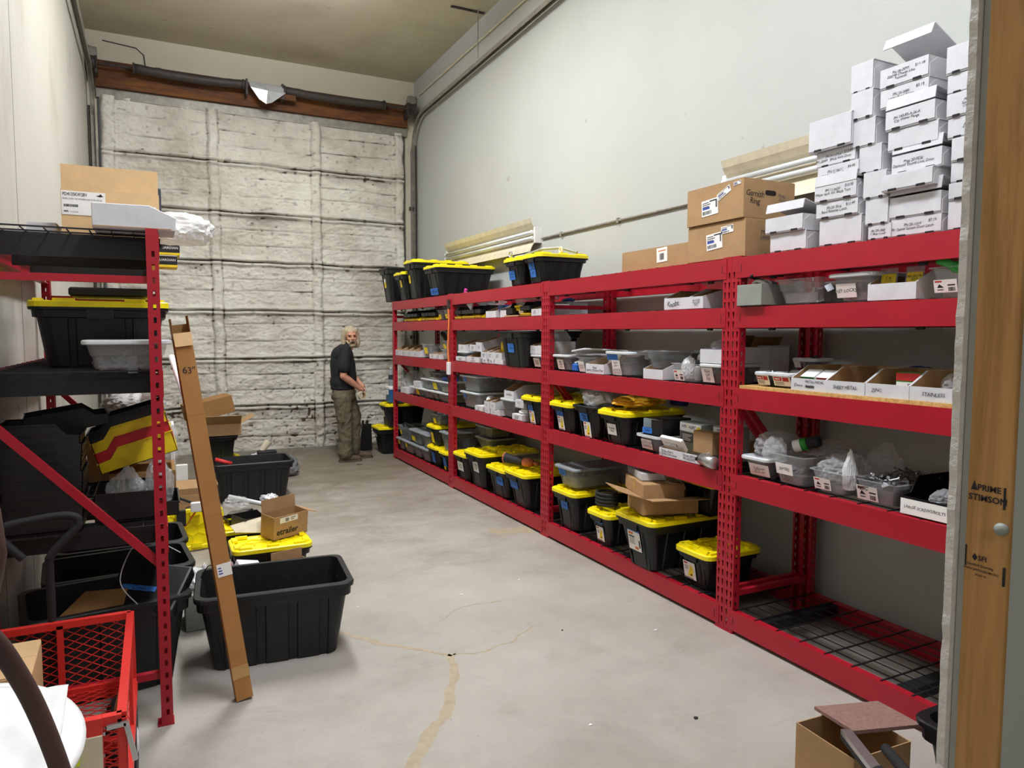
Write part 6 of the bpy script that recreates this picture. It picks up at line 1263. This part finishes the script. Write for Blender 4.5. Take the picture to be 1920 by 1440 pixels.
# ---------------------------------------------------------------- the man by the door
class Fig:
    def __init__(self): self.b = MB()
    def cone(self, p0, r0, p1, r1, n=14):
        p0, p1 = Vector(p0), Vector(p1); self.b.tube([p0, p1], [r0, r1], n)
        for p, r_ in ((p0, r0), (p1, r1)):
            vs_, fs_ = blobv(2); self.b.add([tuple(p+c*r_) for c in vs_], fs_)
        return self
    def chain(self, pts):
        for i in range(len(pts)-1): self.cone(pts[i][0], pts[i][1], pts[i+1][0], pts[i+1][1])
        return self
    def ell(self, c, r, R=None):
        vs_, fs_ = blobv(3); R = R or Matrix.Identity(3); c = Vector(c)
        self.b.add([tuple(c+R @ Vector((v.x*r[0], v.y*r[1], v.z*r[2]))) for v in vs_], fs_); return self
    def done(self, name, mat, parent, voxel, smooth=2, disp=0, dsize=.05):
        o = self.b.build(name, mat, parent)
        m_ = o.modifiers.new('r', 'REMESH'); m_.mode = 'VOXEL'; m_.voxel_size = voxel; m_.use_smooth_shade = True
        if smooth: s = o.modifiers.new('s', 'SMOOTH'); s.factor = .5; s.iterations = smooth
        if disp:
            tx = bpy.data.textures.new(name+'_folds', 'CLOUDS'); tx.noise_scale = dsize; tx.noise_depth = 2
            d = o.modifiers.new('d', 'DISPLACE'); d.texture = tx; d.strength = disp; d.mid_level = .5; d.texture_coords = 'LOCAL'
        return o
P0 = Vector((2.06, 8.80, 0))
man = thing('person', 'man with long grey hair in black t-shirt and olive trousers by the door', 'person', tuple(P0))
# head frame: f towards the camera and a little to the right, r to the right of the picture
hc = Vector((.095, -.03, 1.545)); f = Vector((.02, -1, -.10)).normalized(); r_ = Vector((1, .02, .06)); r_ = (r_-f*r_.dot(f)).normalized(); u = r_.cross(f)*-1
if u.z < 0: u = -u
def hp_(a, b, c): return hc+r_*a+u*b+f*c
RH = Matrix((r_, f, u)).transposed()
B = Fig()
B.ell(hp_(0, .015, -.012), (.074, .092, .098), RH).ell(hp_(0, -.045, .022), (.056, .062, .070), RH).ell(hp_(0, -.105, .045), (.026, .024, .022), RH)   # skull, face, chin
B.cone(hp_(0, .012, .083), .009, hp_(0, -.028, .104), .014).cone(hp_(-.012, -.034, .092), .009, hp_(.012, -.034, .092), .009)                       # nose
B.cone(hp_(-.040, .026, .070), .011, hp_(-.012, .024, .080), .009).cone(hp_(.040, .026, .070), .011, hp_(.012, .024, .080), .009)                   # brow
B.ell(hp_(-.036, -.030, .062), (.020, .016, .018), RH).ell(hp_(.036, -.030, .062), (.020, .016, .018), RH)                                         # cheeks
for s in (-1, 1): B.ell(hp_(s*.076, -.008, -.008), (.010, .018, .030), RH)                                                                          # ears
B.cone((.06, .0, 1.36), .056, hp_(0, -.07, -.02), .053)
B.chain([((.02, .0, .98), .10), ((.01, .0, 1.2), .115), ((.03, 0, 1.34), .09)])
for s, sh_, el, wr in ((-1, (.0, -.165, 1.375), (-.045, -.215, 1.065), (.150, -.175, .918)), (1, (.055, .15, 1.375), (.11, .16, 1.10), (.212, -.02, .955))):
    B.chain([(sh_, .058), (tuple((Vector(sh_)+Vector(el))/2), .050), (el, .042), (tuple((Vector(el)*.65+Vector(wr)*.35)), .043), (wr, .029)])
    w_ = Vector(wr); hd = (Vector((.225, -.13, .855))-w_).normalized() if s < 0 else (Vector((.255, -.11, .86))-w_).normalized()
    pm = w_+hd*.055; B.cone(wr, .028, tuple(pm), .036); sd = hd.cross(Vector((0, 1, 0))).normalized(); yv = Vector((0, 1, 0))
    for i, (o_, L) in enumerate(((-.026, .062), (-.009, .070), (.009, .066), (.026, .052))):
        b0 = pm+yv*o_*.9+hd*.022; b1 = b0+hd*L*.5+Vector((.006, 0, -.008)); b2 = b1+Vector((-.012 if s < 0 else -.02, 0, -.03))*(L/.066); B.cone(b0, .0105, b1, .0095, 8); B.cone(b1, .0095, b2, .008, 8)
    tb_ = w_+hd*.02+Vector((0, -.026 if s < 0 else -.02, 0)); B.cone(tb_, .012, tb_+hd*.03+Vector((.0, -.018, .004)), .0105, 8); B.cone(tb_+hd*.03+Vector((0, -.018, .004)), .0105, tb_+hd*.058+Vector((.004, -.014, -.006)), .0085, 8)
B.chain([((-.005, -.06, .88), .085), ((.03, -.08, .50), .055), ((.01, -.10, .12), .04)]).chain([((.03, .07, .88), .085), ((.14, .06, .50), .055), ((.17, .07, .12), .04)])
body = B.done('body', 'skin', man, .0055, 1)
S = Fig()
S.ell((.0, 0, 1.12), (.150, .182, .33)).ell((.0, 0, .98), (.155, .172, .17)).ell((.0, 0, 1.17), (.152, .185, .25)).ell((-.005, 0, 1.30), (.135, .19, .13)).cone((-.0, -.13, 1.385), .062, (.04, .13, 1.385), .060).cone((.03, 0, 1.40), .065, (.055, -.005, 1.425), .058)
S.ell((-.005, 0, .91), (.145, .17, .055)).ell((.045, -.01, 1.05), (.12, .15, .15))
S.chain([((.0, -.165, 1.375), .072), ((-.028, -.205, 1.24), .072), ((-.035, -.215, 1.165), .074)]).chain([((.055, .15, 1.375), .07), ((.09, .165, 1.24), .07), ((.105, .17, 1.17), .07)])
shirt = S.done('shirt', 'shirt', man, .009, 4, .014, .09)
g = MB(); R_ = random.Random(3)
T_ = Fig(); T_.ell((.01, 0, .86), (.145, .16, .085)).ell((0, 0, .80), (.145, .165, .09))
T_.chain([((-.03, -.075, .80), .115), ((-.005, -.09, .52), .093), ((.0, -.10, .30), .085), ((-.01, -.105, .10), .090)]).chain([((.06, .075, .80), .112), ((.145, .065, .52), .092), ((.14, .07, .30), .084), ((.14, .075, .12), .085)])
tr = T_.done('trousers', 'trousers', man, .009, 2, .03, .06)
MB().box(-.075, -.03, -.215, -.20, .50, .70).build('cargo_pocket', 'trousers', tr, bevel=.01)
for x, y, a in ((.02, -.11, .0), (.21, .075, .05)):
    k = Fig(); k.cone((x-.06, y, .05), .043, (x+.02, y, .055), .043).cone((x+.02, y, .05), .042, (x+.13, y-.01, .035), .034).cone((x-.03, y, .09), .042, (x-.03, y, .11), .045)
    for i in range(0): pass
    o = k.done('shoe', 'shoe', man, .007, 2); k2 = MB().loft([lift([(x-.105, y-.035), (x-.06, y-.05), (x+.06, y-.048), (x+.15, y-.045), (x+.175, y-.01), (x+.15, y+.035), (x+.05, y+.045), (x-.06, y+.045), (x-.105, y+.03)], z) for z in (0.0, .024)]); fixn(k2.build('sole', 'shoe', o))
Hh = Fig()
Hh.ell(hp_(0, .042, -.026), (.083, .094, .086), RH)
for s in (-1, 1):
    Hh.chain([(hp_(s*.055, .075, .028), .026), (hp_(s*.080, .03, .012), .026), (hp_(s*.088, -.03, .0), .027), (hp_(s*.090, -.09, .0), .026), (hp_(s*.084, -.135, -.01), .020)])
    Hh.chain([(hp_(s*.05, .05, -.07), .045), (hp_(s*.062, -.05, -.06), .045), (hp_(s*.06, -.125, -.05), .034)])
Hh.chain([(hp_(0, .04, -.09), .04), (hp_(0, -.06, -.09), .05), (hp_(0, -.13, -.075), .035)])
Hh.done('hair', 'hair', man, .006, 1, .010, .02)
Bd = Fig(); Bd.ell(hp_(0, -.108, .050), (.036, .028, .026), RH).cone(hp_(-.026, -.052, .090), .008, hp_(.026, -.052, .090), .008)
for s in (-1, 1): Bd.chain([(hp_(s*.028, -.060, .086), .008), (hp_(s*.038, -.085, .068), .012), (hp_(s*.03, -.112, .055), .015)]).chain([(hp_(s*.038, -.09, .06), .011), (hp_(s*.060, -.055, .03), .011)])
Bd.done('beard', 'hair', man, .005, 1, .006, .015)
MB().loft([[tuple(hp_(.020*math.cos(a)*q, -.072+.007*math.sin(a)*q, .0885+.004*(1-q))) for a in (2*math.pi*i/14 for i in range(14))] for q in (1, .6)]).build('mouth', 'oldiron', man)
for s in (-1, 1):
    vs_, fs_ = blobv(2); MB().add([tuple(hp_(s*.030, .004, .070)+c*.0085) for c in vs_], fs_).build('eye', 'slot', man, smooth=True)
k = MB(); Rg = Matrix(((.42, 0, .9, 0), (-.9, 0, .42, 0), (0, 1, 0, 0), (0, 0, 0, 1)))
# printed picture on the chest of the shirt
gs = []
PG = MB(); PG.add([(.20+.0*i, -.13+.10*i/8, 1.165+.13*j/8) for i in range(9) for j in range(9)], [(i*9+j, (i+1)*9+j, (i+1)*9+j+1, i*9+j+1) for i in range(8) for j in range(8) if abs(i-3.5)+abs(j-3.5) < 5.2])
pg = PG.build('shirt_print', ['paper', 'blue'], shirt); pg['label'] = 'pale blue and white printed picture'
for k_, p_ in enumerate(pg.data.polygons): p_.material_index = 1 if (k_*7) % 5 < 2 else 0
sw = pg.modifiers.new('w', 'SHRINKWRAP'); sw.target = shirt; sw.wrap_method = 'NEAREST_SURFACEPOINT'; sw.offset = .004
for i in range(0):
    for j in range(9):
        gs.append((i/8-.5, j/8-.5))
taperoll('pale roll of tape held in the hands of the man by the door', 2.245, 8.655, .822, .055, .045, (H90, 0, .35), 'beige')
